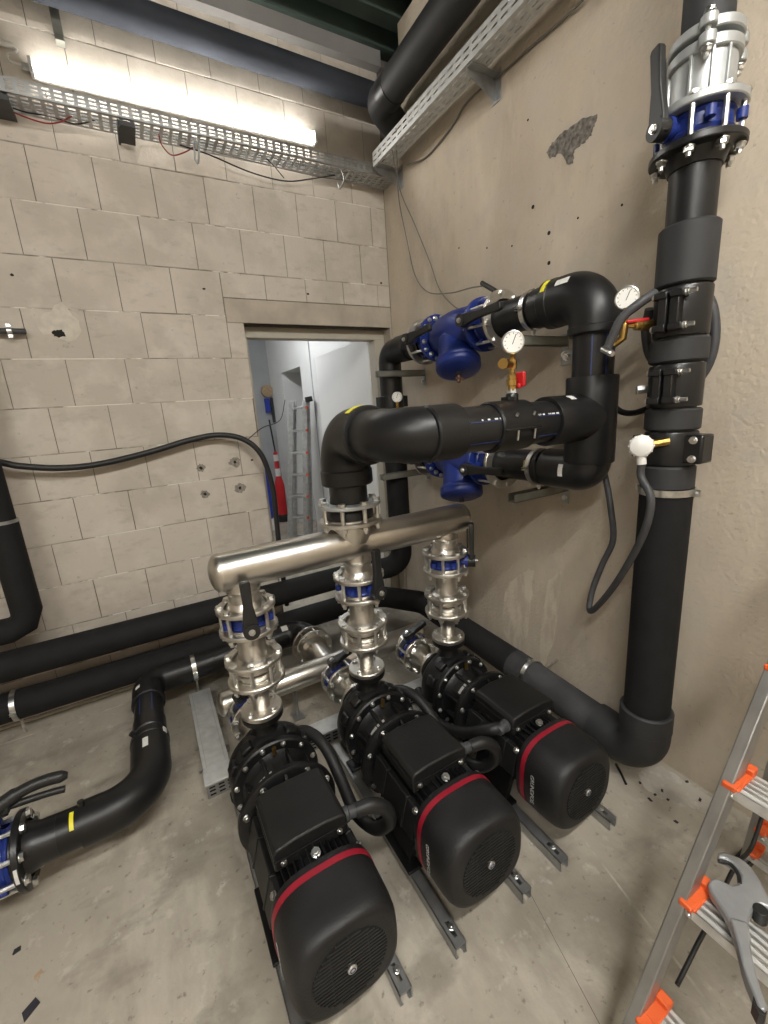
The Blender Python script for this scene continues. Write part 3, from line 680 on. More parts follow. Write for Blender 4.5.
column(0, PUMPX[0], (-0.10, -1, 0)); column(1, PUMPX[1], (0.22, -0.975, 0)); column(2, PUMPX[2], (0.72, -0.69, 0))

# ------------------------------------------------------------------ suction side
SY, SR = 2.10, 0.064
YA = Vector((0, 1, 0)); XA = Vector((1, 0, 0))
t = thing('suction_manifold', 'stainless steel suction manifold lying low behind the three pumps', 'manifold', (0.72, SY, 0.1))
x0, x1 = 0.135, 1.335
prof = [(0.0, -0.034)] + [(SR * math.cos(PI / 2 * k / 8), -0.034 * math.sin(PI / 2 * k / 8)) for k in range(7, 0, -1)] + [(SR, 0), (SR, x1 - x0)] + [(SR * math.cos(PI / 2 * k / 8), x1 - x0 + 0.034 * math.sin(PI / 2 * k / 8)) for k in range(1, 8)] + [(0.0, x1 - x0 + 0.034)]
hp = part('header_pipe', MB().lathe(prof, (x0, SY, AX), XA, 48), 'stainless', t, ang=60)
for cx in PUMPX:
    part('branch', MB().lathe([(0.053, 0), (0.053, -0.09), (0.078, -0.108), (0.078, -0.118)], (cx, SY - 0.02, AX), YA, 32), 'stainless', t)
    f = ring_flange(t, (cx, 1.972, AX), YA, FR - 0.004, 0.076)
    bolt_circle(f, (cx, 1.928, AX), YA, 0.092, 8, 0.0078, 0.105, phase=0.39)
part('outlet_branch', MB().lathe([(0.062, 0.02), (0.062, 0.20), (0.085, 0.225), (0.085, 0.246)], (BX, SY, AX), YA, 36), 'stainless', t)
f = ring_flange(t, (BX, 2.328, AX), YA, 0.118, 0.082)
bolt_circle(f, (BX, 2.36, AX), YA, 0.103, 8, 0.0065, 0.08, phase=0.2)
for sx in (0.5, 1.0):
    part('saddle_foot', MB().box((sx - 0.03, SY - 0.04, 0.0), (sx + 0.03, SY + 0.04, 0.008)).cyl((sx, SY, 0.005), (sx, SY, AX - SR + 0.004), 0.012, 12), 'galvanised', t)
for i, cx in enumerate(PUMPX):
    who = ('of the pump by the floor duct', 'of the middle pump', 'of the pump by the plastered wall')[i]
    butterfly('blue butterfly valve low behind the suction ' + who, (cx, 1.928, AX), YA, (-0.35, 0, 1), (1, 0.0, 0.35), R=0.079, th=0.052, stem_len=0.135, L=0.13, group='suction butterfly valves')
    t = thing('suction_reducer', 'stainless flanged reducer at the suction inlet ' + who, 'pipe', (cx, 1.8, AX - 0.1), 'suction reducers behind the pumps')
    part('cone', MB().lathe([(0.034, 1.738), (0.034, 1.775), (0.052, 1.86), (0.056, 1.872), (0.078, 1.889), (0.078, 1.899)], (cx, 0, AX), YA, 32), 'stainless', t)
    ring_flange(t, (cx, 1.884, AX), YA, FR - 0.004, 0.079)
    f = part('pump_flange', MB().ring((cx, 1.745, AX), YA, 0.033, 0.086, -0.011, 0.011, 36, 0.003), 'ring_steel', t)
    bolt_circle(f, (cx, 1.757, AX), YA, 0.066, 4, 0.0075, 0.02, 'cap', 0.78)

# ------------------------------------------------------------------ black PE pipework
def pipe_part(parent, pts, r, m='pe_black', name='pipe', n=32): return part(name, MB().tube(pts, r, n), m, parent, ang=40)
def sleeve(parent, p0, p1, r, m='pe_satin', name='coupling', n=36):
    p0 = Vector(p0); p1 = Vector(p1); L = (p1 - p0).length; b = min(0.006, L * 0.2)
    return part(name, MB().lathe([(r - 0.012, 0), (r - b, 0), (r, b), (r, L - b), (r - b, L), (r - 0.012, L)], p0, p1 - p0, n), m, parent)
def tag_label(parent, org, axis, r, t0, t1, d, half, m='white_label', name='sticker'):
    return part(name, MB().patch(org, axis, r, t0, t1, d, half), m, parent, label={'white_label': 'white sticker', 'yellow_label': 'yellow sticker'}.get(m))
def clamp(label, org, axis, r, stand, group, ears=True, w=0.024):
    """two-part pipe clamp with ears and a threaded stand-off towards 'stand' end point"""
    org = Vector(org); a = Vector(axis).normalized(); st = Vector(stand); d = (st - org); d = (d - a * d.dot(a)).normalized(); sd = a.cross(d)
    t = thing('pipe_clamp', label, 'clamp', tuple(org), group)
    part('band', MB().ring(org, a, r + 0.0005, r + 0.0045, -w / 2, w / 2, 40), 'zinc', t)
    for s_ in (-1, 1):
        e = MB()
        for k in (-1, 1): e.bar(org + sd * s_ * (r - 0.002) + d * k * 0.005, org + sd * s_ * (r + 0.022) + d * k * 0.005, w, 0.003, up=d)
        er = part('ear', e, 'zinc', t)
        bolt(er, org + sd * s_ * (r + 0.013) - d * 0.007, -d, 0.0042, 0.02, 'cap')
    part('stud', MB().cyl(org + d * (r + 0.002), st, 0.006, 10).cyl(org + d * (r + 0.002), org + d * (r + 0.018), 0.011, 6), 'zinc', t)
    return t

# A: outlet pipe from the discharge manifold to the tee by the plastered wall
TX, TY, TZ = 1.605, 1.13, 1.568
t = thing('outlet_pipe', 'thick black pipe with two big elbows from the steel manifold to the tee', 'pipe', (BX, CY, 1.22))
part('stub_end', MB().lathe([(0.07, 1.2255), (0.098, 1.2255), (0.098, 1.250), (0.092, 1.262), (0.081, 1.275), (0.079, 1.30), (0.079, 1.41)], (BX, CY, 0), UP, 36), 'pe_black', t)
f = ring_flange(t, (BX, CY, 1.284), UP, BF, 0.083, 0.016, 'cast_zinc')
e1 = fillet([(BX, CY, 1.375), (BX, CY, TZ), (BX, 1.385, TZ)], 0.13, 12)
el = pipe_part(t, e1, 0.101, 'pe_satin', 'elbow')
sleeve(t, (BX, CY, 1.365), (BX, CY, 1.43), 0.106, name='elbow_socket'); 
sleeve(t, (BX, 1.43, TZ), (BX, 1.365, TZ), 0.106, name='elbow_socket')
tag_label(t, (BX, 1.40, TZ), (0, -1, 0), 0.1065, -0.016, 0.014, (-0.42, 0, 1), 0.30, 'yellow_label')
x_sock = 0.903
e2 = fillet([(BX, 1.40, TZ), (BX, TY, TZ), (x_sock, TY, TZ)], 0.155, 14)
pipe_part(t, e2, 0.089, 'pe_satin', 'elbow')
sleeve(t, (x_sock - 0.12, TY, TZ), (x_sock, TY, TZ), 0.0905, name='elbow_socket')
pp = pipe_part(t, [(x_sock - 0.05, TY, TZ), (1.45, TY, TZ)], 0.0765, 'pe_black')
for g in (0.35, 2.2, -0.6, -1.6):
    part('blue_line', MB().patch((0, TY, TZ), XA, 0.0768, x_sock, 1.40, (0, -math.cos(g), math.sin(g)), 0.018, 0.0006, 2), 'blue_stripe', pp)
pr_ = MB()
x = 0.96
while x < 1.36:
    w_ = random.choice((0.006, 0.010, 0.004, 0.014))
    pr_.patch((0, TY, TZ), XA, 0.0768, x, x + w_, (0, -0.93, 0.42), 0.035, 0.0006, 2); x += w_ + random.choice((0.005, 0.008, 0.02))
part('pipe_print', pr_, 'white_label', pp, label='row of small white print')
sd = sleeve(t, (1.045, TY, TZ), (1.215, TY, TZ), 0.088, 'pe_satin', 'saddle')
part('saddle_ridge', MB().box((1.045, TY - 0.094, TZ - 0.012), (1.215, TY - 0.084, TZ - 0.004)).box((1.13, TY - 0.02, TZ + 0.08), (1.17, TY + 0.02, TZ + 0.10)), 'pe_satin', sd, 0.003)
for x in (1.10, 1.18):
    part('saddle_screw', MB().cyl((x, TY - 0.09, TZ - 0.045), (x, TY - 0.094, TZ - 0.012), 0.0035, 8), 'zinc', sd)
    part('saddle_screw', MB().cyl((x, TY - 0.085, TZ + 0.035), (x, TY - 0.091, TZ + 0.045), 0.0045, 8), 'zinc', sd)
part('saddle_outlet', MB().lathe([(0.022, TZ + 0.085), (0.022, TZ + 0.105), (0.018, TZ + 0.112)], (1.165, TY, 0), UP, 16), 'pe_black', sd)

# B: tee with the two branches along the plastered wall
t = thing('tee_header', 'black plastic tee with elbows above and below by the plastered wall', 'pipe', (TX, TY, 1.25))
tee = MB().lathe([(0.078, 1.385), (0.094, 1.385), (0.097, 1.39), (0.097, 1.72), (0.094, 1.726), (0.078, 1.726)], (TX, TY, 0), UP, 40)
tp = part('tee_body', tee, 'pe_satin', t)
part('tee_branch', MB().lathe([(0.0765, 0), (0.090, 0), (0.092, 0.004), (0.092, 0.28)], (1.33, TY, TZ), XA, 36), 'pe_satin', t)
tag_label(tp, (TX, TY, TZ), XA, 0.092, -0.19, -0.16, (0, -0.5, 1), 0.16)
UZ, LZ = 2.035, 1.345
pipe_part(t, [(TX, TY, 1.70), (TX, TY, 1.92)], 0.0765, 'pe_black')
for g in (-2.6, -1.9, -0.4):
    part('blue_line', MB().patch((TX, TY, 0), UP, 0.0768, 1.727, 1.89, (math.cos(g), math.sin(g), 0), 0.03, 0.0006, 2), 'blue_stripe', t)
ue = pipe_part(t, fillet([(TX, TY, 1.885), (TX, TY, UZ), (TX, 1.33, UZ)], 0.105, 12), 0.0945, 'pe_satin', 'elbow')
sleeve(t, (TX, TY, 1.88), (TX, TY, 1.915), 0.098, name='elbow_socket')
sleeve(t, (TX, 1.29, UZ), (TX, 1.345, UZ), 0.0965, name='elbow_socket')
le = pipe_part(t, fillet([(TX, TY, 1.40), (TX, TY, LZ), (TX, 1.33, LZ)], 0.052, 12), 0.087, 'pe_black', 'elbow')
tag_label(ue, (TX, 1.20, UZ), YA, 0.0945, -0.005, 0.055, (-1, 0, 0.75), 0.14)
tag_label(ue, (TX, 1.315, UZ), YA, 0.0968, -0.012, 0.008, (-1, 0, 0.9), 0.32, 'yellow_label')
tag_label(le, (TX, 1.19, LZ), YA, 0.087, 0.0, 0.022, (-1, 0, 0.1), 0.3)
tag_label(le, (TX, 1.395, LZ), YA, 0.0785, 0.0, 0.016, (-1, 0, 0.15), 0.3, 'yellow_label')
for z in (UZ, LZ):
    sleeve(t, (TX, 1.345, z), (TX, 1.41, z), 0.082, 'pe_black', 'pipe_end')
# C: flanged tails either side of each strainer, valves, strainers
def strainer(label, z):
    t = thing('y_strainer', label, 'strainer', (TX, 1.96, z - 0.12), 'blue strainers along the plastered wall')
    y0, y1 = 1.735, 2.150
    bd = part('body', MB().lathe([(0.07, y0), (0.078, y0 + 0.02), (0.092, y0 + 0.06), (0.112, y0 + 0.12), (0.116, y0 + 0.22), (0.106, y0 + 0.30), (0.088, y0 + 0.37), (0.07, y1 - 0.02), (0.07, y1)], (TX, 0, z), YA, 40), 'blue_epoxy', t, ang=60)
    for y, ph in ((y0 + 0.011, 0.2), (y1 - 0.011, 0.2)):
        f = part('flange', MB().ring((TX, y, z), YA, 0.06, 0.130, -0.012, 0.012, 40, 0.003), 'blue_epoxy', t)
        far = y > 2
        bolt_circle(f, (TX, y + (-0.012 if far else 0.012), z), (0, -1 if far else 1, 0), 0.106, 8, 0.0075, 0.02, 'cap', ph)
    a = Vector((-0.30, -0.42, -1)).normalized(); o = Vector((TX - 0.01, 1.955, z))
    leg = part('leg', MB().lathe([(0.094, 0.0), (0.100, 0.10), (0.103, 0.165), (0.117, 0.172), (0.120, 0.177), (0.120, 0.190), (0.117, 0.195), (0.120, 0.199), (0.120, 0.218), (0.115, 0.226), (0.088, 0.238), (0.0, 0.242)], o, a, 40), 'blue_epoxy', t)
    e = o + a * 0.242
    part('drain_plug', MB().cyl(e - a * 0.006, e + a * 0.02, 0.014, 8), 'handle_black', leg)
    if z > 1.8:
        dv = MB().cyl(e + a * 0.015, e + a * 0.06, 0.009, 10).bar(e + a * 0.045 + Vector((0, 0.02, 0.01)), e + a * 0.045 - Vector((0, 0.03, 0.0)), 0.014, 0.012)
        part('drain_valve', dv, 'copper_brown', leg)
    return t
strainer('blue Y strainer on the upper branch with small drain cock', UZ)
strainer('blue Y strainer on the lower branch above the steel manifold end', LZ)
for z, nm in ((UZ, 'upper'), (LZ, 'lower')):
    # near tail with backing ring
    t = thing('flanged_tail', 'short black pipe end with steel ring on the %s branch' % nm, 'pipe', (TX, 1.53, z - 0.08), 'flanged pipe ends beside the strainers')
    part('stub_end', MB().lathe([(0.0755, 1.412), (0.0755, 1.59), (0.084, 1.612), (0.098, 1.625), (0.098, 1.662)], (TX, 0, z), YA, 36), 'pe_black', t)
    f = ring_flange(t, (TX, 1.612, z), YA, 0.132, 0.09, 0.018)
    bolt_circle(f, (TX, 1.675, z), (0, -1, 0), 0.114, 8, 0.0075, 0.145, phase=0.2)
    butterfly('blue butterfly valve on the tee side of the strainer on the %s branch' % nm, (TX, 1.698, z), YA, (-1, -0.0, 0.02 if nm == 'upper' else -0.1), (0, -1, 0.04), R=0.095, th=0.062, stem_len=0.185, L=0.26, group='strainer butterfly valves')
    butterfly('blue butterfly valve on the doorway side of the strainer on the %s branch' % nm, (TX, 2.188, z), YA, (-1, 0, 0.0), (0, -1, 0.1), R=0.095, th=0.062, stem_len=0.185, L=0.24, group='strainer butterfly valves')

# D: return pipe: down the corner and along the block wall
FY = 2.70
t = thing('corner_pipe', 'black pipe dropping beside the doorway, then along the block wall', 'pipe', (TX, FY, 0.4))
part('stub_end', MB().lathe([(0.098, 2.225), (0.098, 2.262), (0.084, 2.28), (0.0755, 2.30), (0.0755, 2.60)], (TX, 0, UZ), YA, 32), 'pe_black', t)
f = ring_flange(t, (TX, 2.272, UZ), YA, 0.132, 0.086, 0.018); bolt_circle(f, (TX, 2.207, UZ), YA, 0.114, 8, 0.0075, 0.145, phase=0.2)
part('stub_end', MB().lathe([(0.098, 2.225), (0.098, 2.262), (0.084, 2.28), (0.0755, 2.30), (0.0755, 2.66)], (TX, 0, LZ), YA, 32), 'pe_black', t)
f = ring_flange(t, (TX, 2.272, LZ), YA, 0.132, 0.086, 0.018); bolt_circle(f, (TX, 2.207, LZ), YA, 0.114, 8, 0.0075, 0.145, phase=0.2)
sleeve(t, (TX, 2.42, UZ), (TX, 2.56, UZ), 0.084, 'pe_satin', 'coupling')
pipe_part(t, fillet([(TX, 2.50, UZ), (TX, FY, UZ), (TX, FY, 1.70)], 0.085, 12), 0.0795, 'pe_black', 'elbow')
pipe_part(t, [(TX, FY, 1.72), (TX, FY, 1.50)], 0.0755, 'pe_black')
sd = part('saddle', MB().lathe([(0.074, 1.66), (0.084, 1.66), (0.084, 1.745), (0.074, 1.745)], (TX, FY, 0), UP, 32).box((TX - 0.115, FY - 0.03, 1.665), (TX - 0.07, FY + 0.03, 1.74)).box((TX + 0.07, FY - 0.03, 1.665), (TX + 0.115, FY + 0.03, 1.74)), 'handle_black', t, 0.003)
WUY, WUZ = 2.80, 0.455
pipe_part(t, fillet([(TX, FY, 1.52), (TX, FY, WUZ), (TX - 0.10, FY + 0.04, WUZ), (1.20, WUY, WUZ), (-1.7, WUY, WUZ)], [0.13, 0.12, 0.3], 10), 0.0815, 'rubber', 'insulation', 28)
# lower one: along the wall, round the corner, along the plastered wall to the riser foot
WLY, WLZ = 2.865, 0.187
RX, RY = 1.62, 0.825
t = thing('floor_pipe', 'black insulated pipe low along both walls to the riser foot', 'pipe', (1.3, 2.6, 0.1))
pipe_part(t, fillet([(-1.7, WLY, WLZ), (1.45, WLY, WLZ), (RX, 2.45, 0.235), (RX, 1.50, 0.20)], [0.18, 0.25], 10), 0.0815, 'rubber', 'insulation', 28)
pipe_part(t, [(RX, 1.55, 0.2018), (RX, 1.02, 0.165)], 0.0835, 'rubber_dusty', 'insulation_sleeve', 28)
clamp('bright steel clamp on the dusty floor pipe along the plastered wall', (RX, 1.42, 0.195), (0, 1, -0.068), 0.0845, (XW, 1.42, 0.22), 'clamps on the floor pipes')
# riser
t = thing('riser_pipe', 'thick black riser pipe in front of the plastered wall with insulated foot', 'pipe', (RX, RY, 0.08))
pipe_part(t, fillet([(RX, 1.04, 0.166), (RX, RY, 0.155), (RX, RY, 0.36)], 0.11, 12), 0.094, 'rubber_grey', 'elbow_insulation', 32)
sleeve(t, (RX, RY, 0.30), (RX, RY, 0.392), 0.0965, 'rubber_grey', 'insulation_collar')
pipe_part(t, [(RX, RY, 0.35), (RX, RY, 1.298)], 0.0835, 'rubber', 'insulation', 36)
pipe_part(t, [(RX, RY, 1.28), (RX, RY, 2.36)], 0.067, 'pe_satin', 'pipe', 32)
sleeve(t, (RX, RY, 1.312), (RX, RY, 1.395), 0.0835, 'rubber_grey', 'insulation_band')
sleeve(t, (RX, RY, 1.518), (RX, RY, 1.590), 0.0845, 'rubber_grey', 'insulation_band')
sleeve(t, (RX, RY, 1.740), (RX, RY, 1.815), 0.0855, 'rubber_grey', 'insulation_band')
sleeve(t, (RX, RY, 1.975), (RX, RY, 2.150), 0.0835, 'rubber_grey', 'insulation_sleeve')
def saddle_on_riser(z0, z1, dirv, spread, screw=1):
    sd = part('saddle', MB().lathe([(0.066, z0), (0.079, z0), (0.081, z0 + 0.004), (0.081, z1 - 0.004), (0.079, z1), (0.066, z1)], (RX, RY, 0), UP, 36), 'pe_black', t)
    d = Vector(dirv).normalized(); e = Vector((-d.y, d.x, 0))
    for sg in spread:
        o = Vector((RX, RY, 0)) + d * 0.075
        lg = MB(); m_ = Matrix((e * sg, d, UP)).transposed().to_4x4(); m_.translation = Vector((RX, RY, 0)) + d * 0.070
        lg.box((0.004, -0.01, z0 + 0.012), (0.030, 0.040, z1 - 0.012), m_)
        for zz in (z0 + 0.015, z1 - 0.035): lg.box((0.004, -0.01, zz), (0.042, 0.046, zz + 0.020), m_)
        lu = part('clamp_lug', lg, 'pe_black', sd, 0.003)
        for zz in (z0 + 0.025, z1 - 0.025):
            p = m_ @ Vector((0.042, 0.026, zz)); bolt(lu, p, e * sg, 0.006, 0.02, 'cap'); 
            if sg == screw: part('clamp_screw', MB().cyl(p, p + e * sg * 0.030, 0.0065, 8), 'zinc', lu)
    return sd
sd1 = saddle_on_riser(1.822, 1.968, (-1, -0.12, 0), (-1, 1)); sd2 = saddle_on_riser(1.596, 1.734, (-1, -0.12, 0), (-1, 1)); 
sd3 = part('saddle', MB().lathe([(0.066, 1.400), (0.079, 1.400), (0.081, 1.404), (0.081, 1.508), (0.079, 1.512), (0.066, 1.512)], (RX, RY, 0), UP, 36), 'pe_black', t)
lu = part('clamp_lug', MB().box((RX - 0.045, RY - 0.122, 1.408), (RX + 0.03, RY - 0.06, 1.504)), 'pe_black', sd3, 0.008)
for zz in (1.425, 1.487): bolt(lu, (RX - 0.045, RY - 0.094, zz), (-1, 0, 0), 0.0065, 0.02, 'cap')
part('clamp_lug', MB().box((RX - 0.035, RY + 0.06, 1.42), (RX - 0.005, RY + 0.115, 1.50)), 'pe_black', sd3, 0.004)
part('outlet_stub', MB().cyl((RX - 0.02, RY + 0.078, 1.66), (RX - 0.045, RY + 0.105, 1.66), 0.016, 6), 'zinc', sd2)
clamp('bright steel clamp round the riser pipe below the white cap', (RX, RY, 1.303), UP, 0.085, (XW, RY, 1.303), 'clamps on the riser')
# riser top: black ring, blue valve, ring, coupling
part('stub_end', MB().lathe([(0.066, 2.30), (0.072, 2.30), (0.082, 2.33), (0.094, 2.345), (0.094, 2.369)], (RX, RY, 0), UP, 32), 'pe_black', t)
f = ring_flange(t, (RX, RY, 2.345), UP, 0.125, 0.085, 0.020, 'pe_black')
bolt_circle(f, (RX, RY, 2.392), UP, 0.105, 8, 0.0075, 0.125, phase=0.3)
butterfly('blue butterfly valve with tall black lever near the top of the riser', (RX, RY, 2.402), UP, (-0.95, 0.30, 0), (0.02, 0.10, 1), R=0.092, th=0.060, stem_len=0.140, L=0.215)
t2 = thing('flange_adaptor', 'grey cast pipe coupling with bolted lugs above the blue valve of the riser', 'coupling', (RX, RY, 2.434))
f = part('flange', MB().ring((RX, RY, 2.446), UP, 0.066, 0.118, -0.011, 0.011, 40, 0.003), 'cast_zinc', t2)
part('body', MB().lathe([(0.068, 2.45), (0.080, 2.462), (0.082, 2.55), (0.080, 2.575), (0.066, 2.58)], (RX, RY, 0), UP, 40), 'cast_zinc', t2)
for z0, z1 in ((2.562, 2.590), (2.604, 2.630)):
    cr = part('clamp_ring', MB().ring((RX, RY, 0), UP, 0.066, 0.092, z0, z1, 40, 0.003), 'cast_zinc', t2)
    for k in range(3):
        g = 0.5 + k * 2 * PI / 3 + PI; d = Vector((math.cos(g), math.sin(g), 0))
        part('clamp_ear', MB().lathe([(0.021, z0), (0.021, z1)], Vector((RX, RY, 0)) + d * 0.096, UP, 16), 'cast_zinc', cr, 0.003)
for k in range(3):
    g = 0.5 + k * 2 * PI / 3 + PI; d = Vector((math.cos(g), math.sin(g), 0)); bolt(t2, Vector((RX, RY, 2.596)) + d * 0.100, UP, 0.007, 0.078, phase if False else 'through')
for g in (PI + 0.1, PI + 1.2, PI - 0.9, PI + 0.7):
    d = Vector((math.cos(g), math.sin(g), 0)); part('body_rib', MB().bar(Vector((RX, RY, 2.46)) + d * 0.082, Vector((RX, RY, 2.565)) + d * 0.084, 0.008, 0.012), 'cast_zinc', t2, 0.002)
t3 = thing('riser_upper_pipe', 'matt black pipe leaving the cast coupling upwards to the ceiling', 'pipe', (RX, RY, 2.582))
pipe_part(t3, [(RX, RY, 2.583), (RX, RY, ZC + 0.02)], 0.0645, 'rubber_grey', 'pipe', 32)

# E: suction feed: blue valve, low pipe, elbow, pipe, elbow, pipe to the suction manifold
PZ_ = 0.215; P3Y = 2.60; P3X = -0.208; P4Y = 1.725
t = thing('suction_feed_pipe', 'black plastic feed pipe with elbows low over the floor beside the floor duct', 'pipe', (-0.2, 2.2, 0.15))
part('stub_end', MB().lathe([(0.085, 2.348), (0.085, 2.375), (0.074, 2.395), (0.070, 2.41), (0.070, 2.47)], (BX, 0, AX), YA, 32), 'pe_black', t)
f = ring_flange(t, (BX, 2.392, AX), YA, 0.118, 0.078, 0.016)
e = pipe_part(t, fillet([(BX, 2.44, AX), (BX, P3Y, AX), (0.50, P3Y, 0.235)], 0.10, 12), 0.082, 'pe_black', 'elbow')
tag_label(e, (0.60, P3Y, 0.237), XA, 0.082, -0.02, 0.02, (0, -0.5, 1), 0.25)
pipe_part(t, [(0.53, P3Y, 0.235), (-0.05, P3Y, PZ_)], 0.0705, 'pe_satin')
e = pipe_part(t, fillet([(0.02, P3Y, PZ_), (P3X, P3Y, PZ_), (P3X, 2.38, PZ_)], 0.095, 12), 0.079, 'pe_satin', 'elbow')
tag_label(e, (P3X, 2.45, PZ_), YA, 0.079, 0, 0.025, (-0.6, 0, 1), 0.16)
sleeve(t, (P3X, 2.375, PZ_), (P3X, 2.42, PZ_), 0.081, name='elbow_socket')
pp = pipe_part(t, [(P3X, 2.39, PZ_), (P3X, 2.0, PZ_)], 0.0685, 'pe_black')
for g in (0.35, -0.5): part('blue_line', MB().patch((P3X, 0, PZ_), YA, 0.0688, 2.0, 2.38, (math.sin(g), 0, math.cos(g)), 0.035, 0.0006, 2), 'blue_stripe', pp)
sleeve(t, (P3X, 2.10, PZ_), (P3X, 2.21, PZ_), 0.074, 'pe_black')
e = pipe_part(t, fillet([(P3X, 2.07, PZ_), (P3X, P4Y, PZ_), (-0.44, P4Y, PZ_)], 0.16, 14), 0.080, 'pe_satin', 'elbow')
sleeve(t, (P3X, 2.03, PZ_), (P3X, 2.075, PZ_), 0.082, name='elbow_socket')
tag_label(e, (P3X, 1.93, PZ_), YA, 0.080, 0, 0.06, (-0.1, 0, 1), 0.14); tag_label(e, (P3X, 2.03, PZ_), YA, 0.082, 0, 0.035, (0.95, 0, 0.6), 0.14)
part('sensor_pin', MB().cyl((P3X - 0.05, 2.05, PZ_ + 0.06), (P3X - 0.065, 2.05, PZ_ + 0.085), 0.011, 12).cyl((-0.43, P4Y + 0.0, PZ_ + 0.075), (-0.43, P4Y, PZ_ + 0.1), 0.011, 12), 'handle_black', e)
pipe_part(t, [(-0.41, P4Y, PZ_), (-0.53, P4Y, PZ_)], 0.0715, 'pe_satin')
tag_label(t, (0, P4Y, PZ_), XA, 0.0720, -0.468, -0.455, (0, -0.55, 1), 0.45, 'yellow_label')
part('stub_end', MB().lathe([(0.0725, -0.51), (0.0725, -0.56), (0.085, -0.60), (0.098, -0.615), (0.098, -0.635)], (0, P4Y, PZ_), XA, 32), 'pe_black', t)
f = ring_flange(t, (-0.61, P4Y, PZ_), XA, 0.132, 0.095, 0.022, 'pe_black')
tag_label(f, (0, P4Y, PZ_), XA, 0.1325, -0.615, -0.605, (0, -0.8, 0.1), 0.2)
bolt_circle(f, (-0.67, P4Y, PZ_), XA, 0.112, 8, 0.0085, 0.145, phase=0.25)
butterfly('blue butterfly valve with black hand lever low on the feed pipe', (-0.67, P4Y, PZ_), (1, 0, 0), (-0.10, 0.12, 1), (1, 0.22, 0.05), R=0.097, th=0.062, stem_len=0.165, L=0.06)
hv = [o for o in bpy.data.objects if o.name.startswith('butterfly_valve') and 'hand lever' in o.get('label', '')][0]
part('hand_lever', MB().tube(spline([(-0.69, P4Y + 0.02, 0.375), (-0.64, 1.762, 0.400), (-0.58, 1.775, 0.414), (-0.52, 1.780, 0.414), (-0.457, 1.780, 0.402)], 6), [0.026] * 10 + [0.021] * 13 + [0.017, 0.011], 14), 'handle_black', hv)
part('hand_trigger', MB().tube(spline([(-0.63, 1.762, 0.380), (-0.57, 1.772, 0.368), (-0.52, 1.774, 0.362), (-0.474, 1.774, 0.354)], 6), 0.0125, 12), 'handle_black', hv)
t = thing('flanged_stub', 'black flanged pipe stub on the far side of the low blue valve', 'pipe', (-0.85, P4Y, PZ_ - 0.1))
part('stub_end', MB().lathe([(0.098, -0.705), (0.098, -0.725), (0.085, -0.745), (0.0725, -0.765), (0.0725, -1.3)], (0, P4Y, PZ_), XA, 32), 'pe_black', t)
ring_flange(t, (-0.73, P4Y, PZ_), XA, 0.132, 0.088, 0.022, 'pe_black')
clamp('bright steel clamp on the feed pipe beside its rear elbow', (0.04, P3Y, 0.219), XA, 0.0715, (0.04, P3Y, 0.06), 'clamps on the floor pipes')
clamp('bright steel clamp on the lower insulated pipe by the block wall foot', (PY(12, 702, WLY - 0.05).x, WLY, WLZ), XA, 0.083, (PY(12, 702, WLY - 0.05).x, WLY, 0.0), 'clamps on the floor pipes')
clamp('bright steel clamp on the lower insulated pipe behind the steel columns', (0.36, WLY, WLZ), XA, 0.083, (0.36, WLY, 0.0), 'clamps on the floor pipes')
t = thing('support_foot', 'small galvanised support foot under the clamp of the feed pipe', 'bracket', (0.04, P3Y, 0))
part('plate', MB().box((-0.02, P3Y - 0.05, 0), (0.10, P3Y + 0.05, 0.006)).box((0.02, P3Y - 0.02, 0.004), (0.06, P3Y + 0.02, 0.061)), 'strut_olive', t, 0.002)

# ------------------------------------------------------------------ brackets on the plastered wall
def cantilever(label, y, z, x0, group='strut brackets on the plastered wall', down=True):
    t = thing('wall_bracket', label, 'bracket', (XW, y, z), group)
    m = MB(); h, w_, T = 0.041, 0.041, 0.003
    m.box((x0, y - w_ / 2, z - h / 2), (XW - 0.006, y - w_ / 2 + T, z + h / 2)); m.box((x0, y + w_ / 2 - T, z - h / 2), (XW - 0.006, y + w_ / 2, z + h / 2))
    m.box((x0, y - w_ / 2, z - h / 2), (XW - 0.006, y + w_ / 2, z - h / 2 + T)); m.box((x0, y - w_ / 2, z + h / 2 - T), (XW - 0.006, y - 0.010, z + h / 2)); m.box((x0, y + 0.010, z + h / 2 - T), (XW - 0.006, y + w_ / 2, z + h / 2))
    part('arm', m, 'strut_olive', t, smooth=False)
    pl = part('wall_plate', MB().box((XW - 0.007, y - 0.022, z - 0.085), (XW - 0.001, y + 0.022, z + 0.035)), 'galvanised', t, 0.002)
    bolt(pl, (XW - 0.007, y, z - 0.055), (-1, 0, 0), 0.007, 0.02, 'cap')
cantilever('olive strut bracket carrying the upper branch beside the upper elbow', 1.43, 1.905, 1.52)
cantilever('olive strut bracket carrying the lower branch beside the lower elbow', 1.40, 1.215, 1.44)
cantilever('olive strut bracket just under the corner elbow by the doorway', 2.60, 1.885, 1.44)
cantilever('olive strut bracket across the insulated corner pipe by the doorway', 2.60, 1.19, 1.42)
clamp('steel clamp round the upper branch beside the yellow sticker', (TX, 1.43, UZ), YA, 0.0825, (TX, 1.43, 1.925), 'clamps on the branches')
clamp('steel clamp round the lower branch beside the yellow sticker', (TX, 1.385, LZ), YA, 0.0825, (TX, 1.385, 1.235), 'clamps on the branches')
def small_plate(label, p, name='anchor_plate'):
    t = thing(name, label, 'plate', (XW, p.y, p.z))
    pl = part('plate', MB().box((XW - 0.008, p.y - 0.035, p.z - 0.035), (XW - 0.001, p.y + 0.035, p.z + 0.035)), 'galvanised', t, 0.002)
    bolt(pl, (XW - 0.008, p.y, p.z), (-1, 0, 0), 0.009, 0.02, 'cap')
